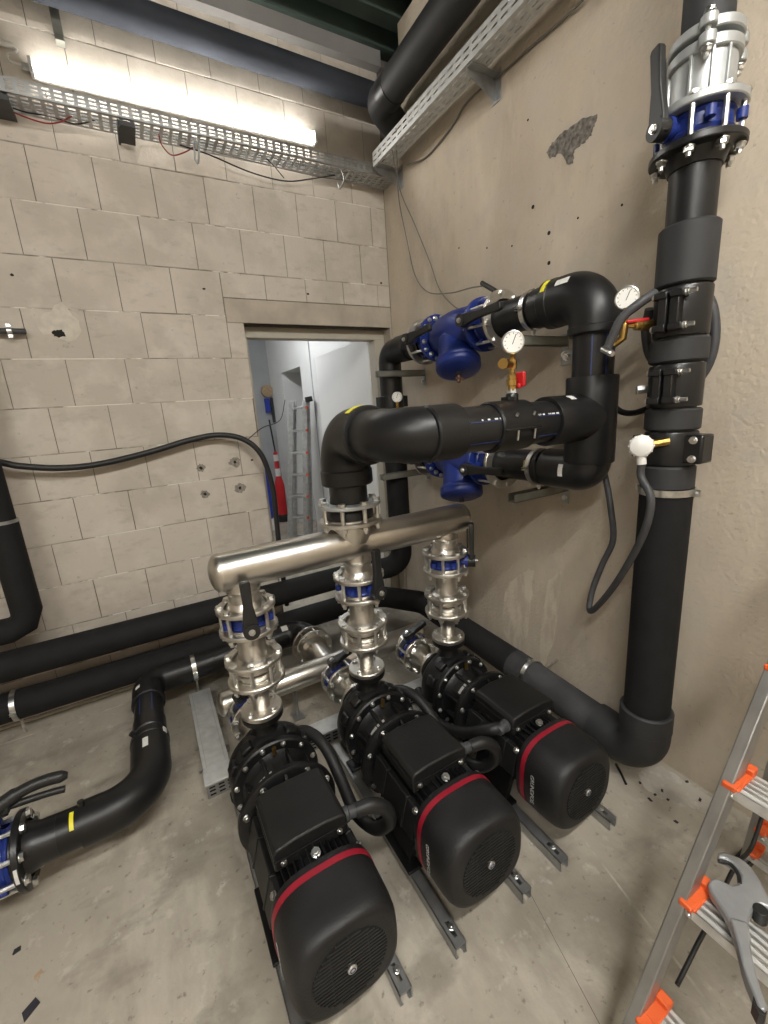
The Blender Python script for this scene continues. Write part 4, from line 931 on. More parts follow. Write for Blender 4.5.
small_plate('small square steel anchor plate on the plastered wall behind the upper branch', PX(568, 357, XW))

# ------------------------------------------------------------------ gauges
def gauge(label, c, nrm, stem, R=0.037, handle=None, valve_at=None, out=None):
    c = Vector(c); n = Vector(nrm).normalized(); t = thing('pressure_gauge', label, 'gauge', tuple(stem[-1]), 'pressure gauges')
    cs = part('case', MB().lathe([(0.0, -0.024), (R * 0.9, -0.024), (R, -0.018), (R, 0.004), (R * 0.9, 0.006), (R * 0.86, 0.002), (0, 0.002)], c, n, 32), 'zinc', t)
    part('dial', MB().cyl(c + n * 0.0015, c + n * 0.003, R * 0.88, 32), 'gauge_face', cs)
    u, v, _ = basis(n)
    for k in range(11):
        g = math.radians(225 - 27 * k); d = -u * math.cos(g) + v * math.sin(g) if False else u * math.cos(g) + v * math.sin(g)
        part('scale_mark', MB().bar(c + d * R * 0.66 + n * 0.0033, c + d * R * 0.8 + n * 0.0033, 0.0014, 0.0006, up=n), 'dark_void', cs)
    d = (u * 0.35 + v * 0.94)
    part('needle', MB().bar(c - d * R * 0.2 + n * 0.004, c + d * R * 0.68 + n * 0.004, 0.0022, 0.0008, up=n), 'dark_void', cs)
    part('stem', MB().tube(stem, 0.0095, 12), 'brass', t)
    if valve_at is not None:
        vb = Vector(valve_at)
        part('cock_body', MB().lathe([(0.013, -0.03), (0.016, -0.026), (0.016, -0.012), (0.019, -0.01), (0.019, 0.01), (0.016, 0.012), (0.016, 0.026), (0.013, 0.03)], vb, out or UP, 10), 'brass', t)
    return t
gc = PY(513, 342, TY - 0.03)
g1 = gauge('round white pressure gauge on a brass cock above the outlet pipe', gc, (-0.55, -0.8, -0.05), [gc - Vector((0, 0, 0.03)), Vector((1.165, TY, 1.80)), Vector((1.165, TY, 1.672))], valve_at=(1.165, TY, 1.715))
part('elbow_fitting', MB().cyl((1.165, TY, 1.775), (1.10, TY - 0.03, 1.775), 0.012, 12).cyl((1.105, TY - 0.028, 1.775), (1.085, TY - 0.037, 1.775), 0.018, 8).cyl((1.165, TY, 1.76), (1.165, TY, 1.79), 0.016, 8), 'brass', g1)
part('red_handle', MB().box((1.188, TY - 0.03, 1.70), (1.202, TY + 0.01, 1.75)).box((1.178, TY - 0.02, 1.695), (1.195, TY + 0.005, 1.712)), 'red_plastic', g1, 0.004, label='red plastic cock handle')
part('nut', MB().lathe([(0.017, 0), (0.017, 0.022)], (1.165, TY, 1.672), UP, 6), 'galv_bright', g1)
gc = PX(627, 298, 1.48)
g2 = gauge('round pressure gauge with red-handled cock beside the riser', gc, (-0.85, -0.5, -0.03), [gc - Vector((0, 0, 0.03)), gc - Vector((0, -0.002, 0.085)), gc - Vector((-0.06, 0.03, 0.088)), Vector((RX - 0.045, RY + 0.055, gc.z - 0.08))], valve_at=gc + Vector((0.05, -0.03, -0.088)), out=Vector((0.09, -0.045, 0)))
part('red_handle', MB().bar(gc + Vector((0.055, -0.045, -0.072)), gc + Vector((-0.005, -0.005, -0.075)), 0.016, 0.010), 'red_plastic', g2, 0.003, label='red cock handle')
part('elbow_fitting', MB().tube([gc + Vector((0, 0.002, -0.08)), gc + Vector((-0.004, 0.004, -0.125)), gc + Vector((-0.01, 0.03, -0.14))], 0.013, 10), 'brass', g2)
gc = PX(397, 397, 1.52)
g3 = gauge('small pressure gauge on the corner pipe between the two branches', gc, (-0.7, -0.7, -0.05), [gc - Vector((0, 0, 0.03)), gc - Vector((0, 0, 0.08)), Vector((TX - 0.06, FY - 0.05, gc.z - 0.10))], R=0.034)

# white cap with hose by the riser
wc = PX(641, 446, 1.47)
t = thing('white_cap_valve', 'white ribbed plastic cap fitting on a brass nipple of the riser', 'valve', tuple(wc))
dn = Vector((-0.8, -0.55, 0.1)).normalized()
bd = part('cap', MB().lathe([(0.0, 0.026), (0.018, 0.025), (0.034, 0.016), (0.037, 0.008), (0.037, -0.012), (0.030, -0.022), (0.0, -0.022)], wc, dn, 24), 'white_plastic', t)
for k in range(12):
    u, v, _ = basis(dn); d = u * math.cos(k * PI / 6) + v * math.sin(k * PI / 6)
    part('rib', MB().bar(wc + d * 0.036 - dn * 0.012, wc + d * 0.036 + dn * 0.010, 0.006, 0.006), 'white_plastic', bd)
part('spigot', MB().cyl(wc, wc + Vector((0.004, -0.004, -0.062)), 0.015, 14), 'white_plastic', t)
part('nipple', MB().cyl(wc - dn * 0.02, Vector((RX - 0.07, RY - 0.03, wc.z + 0.010)), 0.014, 8), 'brass', t)
def hose(name, label, pts, r, m, cat='hose', sub=8, group=None, n=12):
    return solo(name, MB().tube(spline(pts, sub), r, n), m, label, cat, group=group)
hp0 = wc + Vector((0.004, -0.004, -0.056))
hose('rubber_hose', 'grey rubber hose hanging from the white cap in a sharp loop', [hp0, hp0 - Vector((0.0, 0.002, 0.05)), PX(651, 500, 1.46), PX(643, 535, 1.46), PX(622, 574, 1.50), PX(603, 600, 1.54), PX(590, 611, 1.58), PX(592, 592, 1.62), PX(602, 565, 1.65), PX(613, 540, 1.66), PX(611, 510, 1.66), PX(606, 480, 1.70), PX(601, 462, 1.735), PX(599, 440, 1.76)], 0.0125, 'hose_grey')
hose('rubber_hose', 'grey hose end with screw cap hanging by the pressure gauge of the riser', [Vector((RX - 0.075, RY + 0.05, 1.965)), PX(640, 303, 1.50), PX(622, 318, 1.47), PX(612, 338, 1.46), PX(607, 350, 1.455)], 0.0155, 'hose_grey')
solo('hose_plug', MB().cyl(PX(603, 349, 1.445), PX(611, 353, 1.43), 0.011, 10).cyl(PX(609, 352, 1.432), PX(613, 354, 1.425), 0.009, 8), 'zinc', 'bright metal plug at the end of the short grey hose', 'plug')
a0 = math.radians(20)
lp = [Vector((RX + 0.13 * 0, RY, 0))]
hose('hose_loop', 'black hose loop tucked between the riser and the plastered wall', [Vector((RX - 0.01, RY + 0.10, 1.93)), Vector((RX + 0.02, RY + 0.125, 1.86)), Vector((RX + 0.06, RY + 0.12, 1.77)), PX(672, 372, 1.76), PX(690, 385, 1.765), PX(704, 372, 1.765), PX(713, 350, 1.765), PX(715, 325, 1.765), PX(711, 303, 1.76), PX(700, 285, 1.76)], 0.0155, 'hose_grey')
hose('rubber_hose', 'short black hose running from behind the tee to the riser', [PX(612, 405, 1.72), PX(622, 412, 1.72), PX(634, 413, 1.71), PX(650, 408, 1.69)], 0.012, 'cable_black')

# ------------------------------------------------------------------ left: insulated drop pipe, hose, stubs
t = thing('drop_pipe', 'black insulated pipe dropping along the block wall with a mitred elbow', 'pipe', (-0.69, 2.80, 0.57))
LXp = -0.69
pipe_part(t, fillet([(-1.7, 2.80, 2.75), (LXp, 2.80, 2.75), (LXp, 2.80, 1.235)], 0.1, 6), 0.062, 'rubber', 'insulation', 28)
pipe_part(t, fillet([(LXp, 2.80, 1.225), (LXp, 2.80, 0.65), (-1.7, 2.80, 0.65)], 0.085, 2), 0.068, 'rubber', 'elbow_insulation', 28)
part('joint_tape', MB().ring((LXp, 2.80, 1.23), UP, 0.062, 0.070, -0.008, 0.008, 28), 'galvanised', t)
hose('black_hose', 'thick black hose sagging across the block wall and dropping beside the doorway', [(-1.25, 2.86, 1.62), PY(-20, 461, 2.90), PY(20, 466, 2.90), PY(60, 468, 2.91), PY(100, 464, 2.92), PY(150, 452, 2.93), PY(190, 440, 2.93), PY(220, 435, 2.92), PY(245, 440, 2.90), PY(262, 456, 2.88), PY(272, 485, 2.88), PY(276, 515, 2.88), PY(279, 545, 2.88), PY(283, 575, 2.90), PY(287, 605, 2.93)], 0.0175, 'cable_black')
hose('thin_cable', 'thin black wire between the hose and the doorway jamb', [PY(246, 441, 2.90), PY(262, 428, 2.98), PY(280, 420, 3.1), PY(285, 400, 3.3)], 0.003, 'cable_black', 'cable')
t = thing('wall_stub_pipe', 'short grey pipe stub with clamp sticking along the block wall', 'pipe', (-0.55, 2.95, 2.17))
part('pipe', MB().cyl((-0.75, 2.955, 2.172), (-0.42, 2.955, 2.172), 0.014, 14), 'hose_grey', t)
part('clamp_band', MB().ring((-0.485, 2.955, 2.172), XA, 0.014, 0.021, -0.010, 0.010, 16).box((-0.495, 2.945, 2.19), (-0.475, 2.965, 2.205)).box((-0.495, 2.945, 2.14), (-0.475, 2.965, 2.155)), 'zinc', t)
part('clamp_stud', MB().cyl((-0.485, 2.965, 2.172), (-0.485, 3.0, 2.172), 0.005, 8), 'zinc', t)
def blob(cx, cz, rx, rz, seed, n=18, y=YW - 0.0008, th=0.0015, rough=0.3):
    rn = random.Random(seed); poly = [(cx + rx * math.cos(2 * PI * k / n) * rn.uniform(1 - rough, 1 + rough * 0.6), cz + rz * math.sin(2 * PI * k / n) * rn.uniform(1 - rough, 1 + rough * 0.6)) for k in range(n)]
    return MB().prism(poly, (0, y, 0), (1, 0, 0), (0, 0, 1), th)
wall_child('plaster_smear', blob(-0.27, 2.215, 0.105, 0.075, 3), 'smear')
wall_child('plaster_smear', blob(-0.25, 2.235, 0.055, 0.10, 9, y=YW - 0.0016), 'smear')
wall_child('broken_hole', blob(-0.285, 2.172, 0.030, 0.022, 4, y=YW - 0.0024), 'hole_dark')
for k, (hx, hz) in enumerate(((0.307, 1.365), (0.524, 1.378), (0.305, 1.192), (0.531, 1.199))):
    s_ = 1.4 if k in (1, 3) else 1.0
    wall_child('anchor_chip', blob(hx, hz, 0.027 * s_, 0.027 * s_, 20 + k), 'chip')
    wall_child('anchor_hole', blob(hx, hz, 0.010, 0.011, 30 + k, 10, y=YW - 0.0016), 'hole_dark')
for k, (u_, v_) in enumerate(((12, 275), (308, 294), (204, 289), (252, 460), (381, 283))):
    p = PY(u_, v_, YW); wall_child('drill_hole', blob(p.x, p.z, 0.009, 0.007, 50 + k, 8), 'hole_dark')

# marks on the plastered wall
wall_right = bpy.data.objects['wall_right']
def jag(poly, n=4, amp=1.2, seed=5):
    rn = random.Random(seed); out = []
    for (a, b), (c, d) in zip(poly, poly[1:] + poly[:1]):
        for k in range(n): out.append((a + (c - a) * k / n + rn.uniform(-amp, amp), b + (d - b) * k / n + rn.uniform(-amp, amp)))
    return out
def wr_blob(poly_px, name, m, th=0.002, inset=0.0):
    poly_px = jag(poly_px, 4, 0.9)
    pts = [PX(u_, v_, XW) for u_, v_ in poly_px]
    return part(name, MB().prism([(p.y, p.z) for p in pts], (XW - th, 0, 0), (0, 1, 0), (0, 0, 1), th + 0.001), m, wall_right, smooth=False)
wr_blob([(549, 158), (547, 151), (553, 143), (560, 135), (570, 127), (580, 120), (589, 117), (597, 115), (595, 126), (591, 135), (585, 142), (578, 147), (574, 152), (573, 163), (567, 165), (565, 157), (559, 153), (555, 157)], 'spalled_patch', 'rough_aggregate', 0.002)
wr_blob([(505, 590), (512, 580), (530, 569), (534, 572), (531, 600), (527, 635), (520, 655), (509, 648), (503, 625)], 'plaster_patch', 'plaster_pale', 0.0006)
wr_blob([(548, 580), (561, 571), (560, 600), (553, 645), (543, 668), (539, 650)], 'plaster_patch', 'plaster_pale', 0.0006)
fl_ = bpy.data.objects['floor']
pts = [PZ(a, b, 0) for a, b in jag([(636, 772), (662, 766), (690, 783), (716, 800), (733, 822), (716, 822), (694, 808), (670, 802), (648, 792)], 5, 1.6, 8)]
part('pale_stain', MB().prism([(p.x, p.y) for p in pts], (0, 0, -0.001), (1, 0, 0), (0, 1, 0), 0.0016), 'floor_pale', fl_, smooth=False)
for k, (u_, v_) in enumerate(((533, 207), (549, 233), (549, 263), (459, 248), (487, 248), (512, 246), (578, 218), (528, 120), (622, 205))):
    p = PX(u_, v_, XW); r = 0.009 if k < 3 else 0.005
    part('drill_hole', MB().cyl((XW - 0.001, p.y, p.z), (XW + 0.001, p.y, p.z), r, 9), 'hole_dark', wall_right)

# ------------------------------------------------------------------ lidded floor duct
t = thing('floor_duct', 'galvanised lidded cable duct on the floor, running behind the pumps and back to the wall', 'duct', (0.05, 1.85, 0))
bs = MB(); bs.box((-0.012, 1.905, 0), (0.098, 2.56, 0.070)); part('duct_body', bs, 'galvanised', t, 0.002)
part('duct_lid', MB().box((-0.016, 1.90, 0.070), (0.102, 2.56, 0.078)), 'galv_bright', t, 0.002, label='flat grey lid')
part('duct_body', MB().box((-0.016, 1.803, 0), (1.30, 1.897, 0.070)), 'galvanised', t, 0.002)
part('duct_lid', MB().box((-0.020, 1.798, 0.070), (1.305, 1.899, 0.080)), 'galv_bright', t, 0.002, label='bright galvanised lid')
sl = MB()
for zz in (0.015, 0.035, 0.052):
    x = -0.005
    while x < 1.28: sl.box((x, 1.8015, zz), (x + 0.025, 1.8035, zz + 0.007)); x += 0.04
part('perforation', sl, 'dark_void', t, smooth=False, kind='stuff')
part('lid_seam', MB().box((-0.0005, 1.91, 0.0775), (0.0015, 2.55, 0.0788)), 'galvanised', t)
part('lid_seam', MB().box((0.084, 1.91, 0.0775), (0.086, 2.55, 0.0788)), 'galvanised', t)
for yy in (2.05, 2.22): part('lid_clip', MB().box((0.098, yy, 0.03), (0.120, yy + 0.012, 0.042)).box((-0.034, yy - 0.1, 0.03), (-0.012, yy - 0.088, 0.042)), 'galvanised', t)

# ------------------------------------------------------------------ cable trays
def perf(mb, o, u, v, L, Wd, T, rows, pitch, slot, edge=0.012, fr=0.55):
    """perforated plate from o along u (length L) and v (width Wd)"""
    o = Vector(o); u = Vector(u); v = Vector(v); w_ = u.cross(v)
    def bx(a0, a1, b0, b1):
        p = [o + u * a + v * b + w_ * c for c in (0, T) for a, b in ((a0, b0), (a1, b0), (a1, b1), (a0, b1))]
        mb.add(p, [(0, 3, 2, 1), (4, 5, 6, 7), (0, 1, 5, 4), (1, 2, 6, 5), (2, 3, 7, 6), (3, 0, 4, 7)])
    h = (Wd - 2 * edge) / rows; sh = h * fr
    b = 0.0
    for r in range(rows):
        s0 = edge + r * h + (h - sh) / 2; bx(0, L, b, s0); b = s0 + sh
        x = 0.0; off = (r % 2) * pitch * 0.0
        while x < L - 1e-6:
            x1 = min(x + pitch - slot, L); bx(x, x1, s0, s0 + sh); x += pitch
    bx(0, L, b, Wd)
t = thing('cable_tray', 'perforated galvanised cable tray along the block wall below the glowing lamp', 'cable tray', (0.3, 2.9, 3.165))
ZT = 3.168; L = 1.82 + 1.7
m = MB(); perf(m, (-1.7, 2.818, ZT + 0.062), (1, 0, 0), (0, 0, -1), L, 0.062, 0.0015, 3, 0.046, 0.029, 0.006); part('side_rail', m, 'galv_tray', t, smooth=False)
m = MB(); perf(m, (-1.7, 2.818, ZT), (1, 0, 0), (0, 1, 0), L, 0.155, 0.0015, 5, 0.046, 0.029, 0.008); part('tray_base', m, 'galv_tray', t, smooth=False)
m = MB(); perf(m, (-1.7, 2.973, ZT), (1, 0, 0), (0, 0, 1), L, 0.062, 0.0015, 3, 0.046, 0.029, 0.006); part('side_rail', m, 'galv_tray', t, smooth=False)
for px, py, lb in ((125, 130, 'dark bracket under the wall cable tray below the lamp'), (3, 118, 'dark bracket under the wall cable tray beyond the lamp end')):
    p = PY(px, py, 2.9)
    br = MB().box((p.x - 0.03, 2.83, ZT - 0.026), (p.x + 0.045, 2.995, ZT - 0.004)).box((p.x - 0.035, 2.83, ZT - 0.036), (p.x - 0.025, 2.995, ZT - 0.002))
    solo('tray_bracket', br, 'hose_grey', lb, 'bracket', group='brackets under the wall tray')
ZR = 3.199
t = thing('cable_tray', 'perforated galvanised cable tray along the plastered wall near the ceiling', 'cable tray', (1.68, 1.6, 3.19))
L = 2.80 - 1.05
m = MB(); perf(m, (1.63, 1.05, ZR), (0, 1, 0), (0, 0, 1), L, 0.080, 0.0015, 2, 0.06, 0.038, 0.012, 0.3); part('side_rail', m, 'galv_bright', t, smooth=False)
m = MB(); perf(m, (1.63, 1.05, ZR), (0, 1, 0), (1, 0, 0), L, 0.105, 0.0015, 3, 0.06, 0.038, 0.010, 0.28); part('tray_base', m, 'galv_bright', t, smooth=False)
m = MB(); perf(m, (1.735, 1.05, ZR + 0.080), (0, 1, 0), (0, 0, -1), L, 0.080, 0.0015, 2, 0.06, 0.038, 0.012, 0.3); part('side_rail', m, 'galv_bright', t, smooth=False)
for yb in (1.88, 2.78, 1.15):
    t2 = thing('tray_bracket', {1.88: 'grey triangular bracket under the middle of the tray on the plastered wall', 2.78: 'grey triangular bracket under the corner end of the tray', 1.15: 'grey triangular bracket under the riser end of the tray'}[yb], 'bracket', (XW, yb, ZR))
    part('web', MB().prism([(1.64, ZR - 0.004), (XW - 0.003, ZR - 0.004), (XW - 0.003, ZR - 0.10), (XW - 0.02, ZR - 0.10), (1.64, ZR - 0.03)], (0, yb, 0), (1, 0, 0), (0, 0, 1), 0.003), 'galvanised', t2)
    part('wall_plate', MB().box((XW - 0.005, yb - 0.04, ZR - 0.11), (XW - 0.001, yb + 0.02, ZR + 0.02)), 'galvanised', t2, 0.001)
    part('arm', MB().box((1.635, yb - 0.04, ZR - 0.008), (XW - 0.003, yb, ZR - 0.004)), 'galvanised', t2, 0.001)

# cables
hose('thin_cable', 'red cable drooping under the wall tray beside the tray bracket', [PY(158, 132, 2.90), PY(162, 145, 2.92), PY(172, 155, 2.93), PY(185, 152, 2.93), PY(195, 146, 2.92)], 0.0035, 'cable_red', 'cable')
hose('thin_cable', 'dark red cable drooping at the end of the wall tray', [PY(-5, 103, 2.90), PY(20, 115, 2.93), PY(45, 123, 2.95), PY(60, 122, 2.93), PY(72, 116, 2.90)], 0.0035, 'cable_red', 'cable')
hose('thin_cable', 'black cable drooping at the end of the wall tray', [PY(-5, 101, 2.90), PY(25, 112, 2.93), PY(50, 116, 2.94), PY(75, 124, 2.94), PY(95, 120, 2.90)], 0.0035, 'cable_black', 'cable')
hose('thin_cable', 'long black cable hanging under the wall tray to the corner', [PY(180, 145, 2.90), PY(210, 155, 2.93), PY(250, 172, 2.95), PY(285, 181, 2.95), PY(310, 179, 2.94), PY(335, 175, 2.90)], 0.004, 'cable_black', 'cable')
hose('thin_cable', 'thin grey cable crossing the long black cable under the wall tray', [PY(200, 148, 2.90), PY(240, 158, 2.92), PY(280, 168, 2.93), PY(320, 177, 2.94), PY(350, 181, 2.90)], 0.003, 'cable_grey', 'cable')
hose('thin_cable', 'short black cable slanting up to the wall tray', [PY(284, 178, 2.95), PY(275, 167, 2.93), PY(266, 158, 2.90)], 0.003, 'cable_black', 'cable')
solo('cable_hook', MB().tube(spline([PY(197, 138, 2.83), PY(199, 150, 2.83), PY(198, 163, 2.83), PY(195, 158, 2.83), PY(194, 140, 2.83)], 5), 0.005, 8), 'galvanised', 'bright wire hook hanging from the wall tray', 'hook')
solo('cable_hook', MB().tube(spline([PY(341, 170, 2.85), PY(344, 180, 2.85), PY(340, 189, 2.85), PY(337, 182, 2.85)], 5), 0.004, 8), 'galvanised', 'small wire hook hanging from the wall tray near the corner', 'hook')
hose('thin_cable', 'grey cable swagging from the plastered wall tray behind its bracket', [PX(583, 0, 1.80), PX(560, 22, 1.81), PX(530, 48, 1.812), PX(500, 75, 1.812), PX(482, 88, 1.812), PX(465, 105, 1.812), PX(455, 122, 1.812), PX(440, 142, 1.812), PX(425, 158, 1.812), PX(408, 165, 1.80)], 0.005, 'cable_grey', 'cable')
hose('thin_cable', 'pale wire hanging from the corner tray to the blue valve', [PX(396, 128, 1.62), PX(397, 160, 1.70), PX(399, 200, 1.79), PX(407, 240, 1.80), PX(415, 275, 1.80), PX(428, 292, 1.80), PX(450, 293, 1.78), PX(470, 288, 1.74), PX(483, 286, 1.70)], 0.0035, 'cable_grey', 'cable')
hose('thin_cable', 'grey wire hanging from the corner tray to the far blue valve', [PX(392, 150, 1.64), PX(400, 190, 1.78), PX(415, 225, 1.80), PX(430, 262, 1.80), PX(440, 290, 1.79), PX(455, 307, 1.76), PX(468, 311, 1.70)], 0.0035, 'cable_grey', 'cable')
for p, q, l in ((PX(482, 283, 1.69), PX(497, 292, 1.66), 'black cable plug at the upper backing ring'), (PX(462, 311, 1.69), PX(476, 308, 1.66), 'black cable plug at the upper blue valve')):
    solo('cable_plug', MB().cyl(p, q, 0.012, 12), 'handle_black', l, 'plug')
t = thing('conduit', 'white conduit with a curly lamp cable at the end of the glowing lamp', 'conduit', (-0.4, 2.96, 3.44))
part('pipe', MB().cyl(PY(-20, 37, 2.965), PY(13, 46, 2.965), 0.013, 12), 'conduit_white', t)
part('cable', MB().tube(spline([PY(13, 46, 2.96), PY(17, 50, 2.96), PY(14, 53, 2.96), PY(8, 54, 2.96), PY(8, 59, 2.96), PY(14, 63, 2.96), PY(26, 66, 2.96)], 6), 0.005, 8), 'conduit_white', t)
a, b = PY(50, 0, 2.95), PY(57, 40, 2.95)
solo('hanger_strap', MB().box((a.x - 0.012, 2.945, b.z), (a.x + 0.028, 2.995, ZC - 0.10)), 'strut_olive', 'flat grey steel strap on the block wall above the lamp', 'strap', bevel=0.002)

# pipes under the ceiling
t = thing('ceiling_pipe', 'dusty dark blue pipe along the block wall under the ceiling', 'pipe', (0, 2.86, 3.55))
pipe_part(t, [(-1.7, 2.86, 3.685), (1.818, 2.86, 3.635)], 0.068, 'blue_pipe', 'pipe', 28)
t = thing('ceiling_pipe', 'black insulated pipe with taped elbow along the plastered wall under the ceiling', 'pipe', (1.6, 1.4, 3.37))
pipe_part(t, fillet([(-0.6, 1.12, 3.52), (1.6, 1.12, 3.475), (1.6, 2.62, 3.44), (1.86, 2.76, 3.38)], [0.12, 0.06], 8), 0.086, 'rubber_grey', 'insulation', 28)
part('tape', MB().ring((1.6, 2.50, 3.442), YA, 0.086, 0.0885, -0.04, 0.04, 28), 'pe_black', t, label='glossy black tape')

# ------------------------------------------------------------------ step ladder and pipe shears
t = thing('step_ladder', 'aluminium double-sided step ladder with orange tread caps beside the plastered wall', 'ladder', (1.1, 0.15, 0))
fz = [(0.0, 0.685), (1.30, 1.405)]                  # front rail x at z
def fx(z): return 0.668 + (1.405 - 0.685) * z / 1.30
def rx_(z): return 1.60 - (1.60 - 1.43) * z / 1.30
Y0, Y1 = 0.352, -0.10
def rail_bar(parent, x0, z0, x1, z1, y, yy1, name, w_=0.026, d=0.052):
    a = Vector((x0, y, z0)); b = Vector((x1, yy1, z1)); mb = MB(); mb.bar(a, b, d, w_, up=(0, 1, 0)); return part(name, mb, 'aluminium_rail', parent, 0.003)
rail_bar(t, fx(0), 0.0, fx(1.30), 1.30, Y0 + 0.015, Y0 - 0.02, 'front_rail'); rail_bar(t, fx(0), 0.0, fx(1.30), 1.30, Y1 - 0.015, Y1 + 0.02, 'front_rail')
rail_bar(t, rx_(0), 0.0, rx_(1.30), 1.30, 0.445, Y0 - 0.03, 'rear_rail', 0.022, 0.04); rail_bar(t, rx_(0), 0.0, rx_(1.30), 1.30, -0.19, Y1 + 0.03, 'rear_rail', 0.022, 0.04)
def tread(z, x, ya, yb, depth, orange=True):
    tr = part('tread', MB().box((x - depth * 0.45, yb, z - 0.030), (x - depth * 0.45 + 0.004, ya, z)).box((x - depth * 0.45, yb, z - 0.004), (x + depth * 0.55, ya, z)).box((x + depth * 0.55 - 0.004, yb, z - 0.026), (x + depth * 0.55, ya, z)), 'tread_white', t, 0.0015)
    for k in range(4): part('tread_groove', MB().box((x - depth * 0.3 + k * depth * 0.2, yb + 0.01, z - 0.0005), (x - depth * 0.3 + k * depth * 0.2 + 0.008, ya - 0.01, z + 0.0018)), 'aluminium', tr)
    for yc, s_ in ((ya, -1), (yb, 1)):
        c_ = MB(); x0 = x - depth * 0.5; 
        c_.box((x0 - 0.004, yc - 0.024 if s_ < 0 else yc - 0.004, z - 0.006), (x0 + 0.026, yc + 0.004 if s_ < 0 else yc + 0.024, z + 0.008))
        c_.box((x0, min(yc, yc + s_ * 0.03), z - 0.002), (x0 + depth * 1.05, max(yc, yc + s_ * 0.03), z + 0.006))
        c_.box((x0 + depth * 0.8, min(yc, yc + s_ * 0.03), z), (x0 + depth * 1.10, max(yc, yc + s_ * 0.022), z + 0.020))
        part('tread_cap', c_, 'orange', tr, 0.003, label='orange plastic tread cap')
        bolt(tr, (x - depth * 0.45, yc + s_ * 0.018, z - 0.018), (-1, 0, 0), 0.004, 0.02, 'cap')
for z in (0.235, 0.49, 0.745, 1.0): tread(z, fx(z) + 0.012, Y0 - 0.002, Y1 + 0.002, 0.085)
tread(1.255, fx(1.255) + 0.03, Y0 - 0.022, Y1 + 0.022, 0.12)
for z, ye in ((0.115, 0.425), (0.235, 0.41)): tread(z, rx_(z) - 0.02, ye, -0.17, 0.05)
for x, y in ((fx(0), Y0 + 0.015), (fx(0), Y1 - 0.015), (rx_(0), 0.445), (rx_(0), -0.19)):
    part('foot', MB().box((x - 0.03, y - 0.02, 0.0), (x + 0.03, y + 0.02, 0.035)), 'handle_black', t, 0.004)
solo('ladder_strap', MB().tube(spline([PY(767, 800, 0.385), PY(752, 846, 0.375), PY(738, 862, 0.368), PY(728, 880, 0.362), PY(710, 920, 0.345), PY(697, 945, 0.345), PY(682, 975, 0.345), PY(677, 985, 0.346)], 6), 0.0055, 8), 'cable_black', 'black spreader strap running through the step ladder', 'strap')
ts = thing('pipe_shears', 'grey pipe shears with curved jaw and one long handle lying on the ladder tread', 'tool', (0.98, 0.28, 0.5))
ZS = 0.513
def zpoly(pts, z): return [(p.x, p.y) for p in (PZ(u_, v_, z) for u_, v_ in pts)]
body = [(717.4, 856.4), (723, 855.6), (730.6, 858.4), (738, 861), (745, 865.5), (750.5, 871), (755, 877), (760.5, 886), (765, 896), (770, 905), (776, 914), (768, 912), (761, 909), (755, 911), (750.5, 917), (747.8, 924), (746.8, 931), (737, 934), (729, 927), (723.5, 916), (717.4, 907), (710, 896), (707.5, 888), (710, 883), (715, 882), (720.5, 884), (726, 887), (730.6, 889), (735.7, 888), (739.8, 884), (740.5, 879), (737.8, 873.7), (733, 868), (724.5, 863), (717.4, 861.5)]
part('jaw_body', MB().prism(zpoly(body, ZS), (0, 0, ZS - 0.010), (1, 0, 0), (0, 1, 0), 0.024), 'tool_grey', ts, 0.005)
hd = [(728.6, 925), (747, 930), (748.5, 940), (749.5, 956), (751.5, 968), (754, 979), (760, 1000), (766.6, 1017), (763, 1020.6), (758, 1017), (755, 1012), (752, 1003), (746, 988), (741.4, 974), (736, 950.5)]
part('handle', MB().prism(zpoly(hd, ZS), (0, 0, ZS - 0.006), (1, 0, 0), (0, 1, 0), 0.030), 'tool_grey', ts, 0.007)
gp = [(752, 1003), (756, 1014), (763, 1021), (766, 1018), (764, 1024), (757, 1022), (751, 1010)]
part('handle_tip', MB().prism(zpoly(gp, ZS), (0, 0, ZS - 0.008), (1, 0, 0), (0, 1, 0), 0.030), 'handle_black', ts, 0.003)
lv = [PZ(719, 861, ZS + 0.012), PZ(730, 864, ZS + 0.012), PZ(738, 874, ZS + 0.012), PZ(740, 884, ZS + 0.012)]
part('blade', MB().tube(spline(lv, 6), 0.0045, 8), 'handle_black', ts)
piv = PZ(760, 916, ZS)
part('pivot_mechanism', MB().cyl((piv.x, piv.y, ZS - 0.012), (piv.x, piv.y, ZS + 0.020), 0.014, 14).bar((piv.x, piv.y, ZS + 0.004), (piv.x + 0.05, piv.y - 0.06, ZS + 0.004), 0.018, 0.016), 'handle_black', ts, 0.002)
wg = PZ(765, 862, 0.24)
solo('work_glove', MB().lathe([(0.0, 0.05), (0.026, 0.042), (0.036, 0.02), (0.034, -0.01), (0.024, -0.03), (0.0, -0.035)], (1.52, 0.33, 0.275), (0.3, -1, 0.1), 18), 'rubber', 'black crumpled work glove on the rear ladder tread', 'glove')

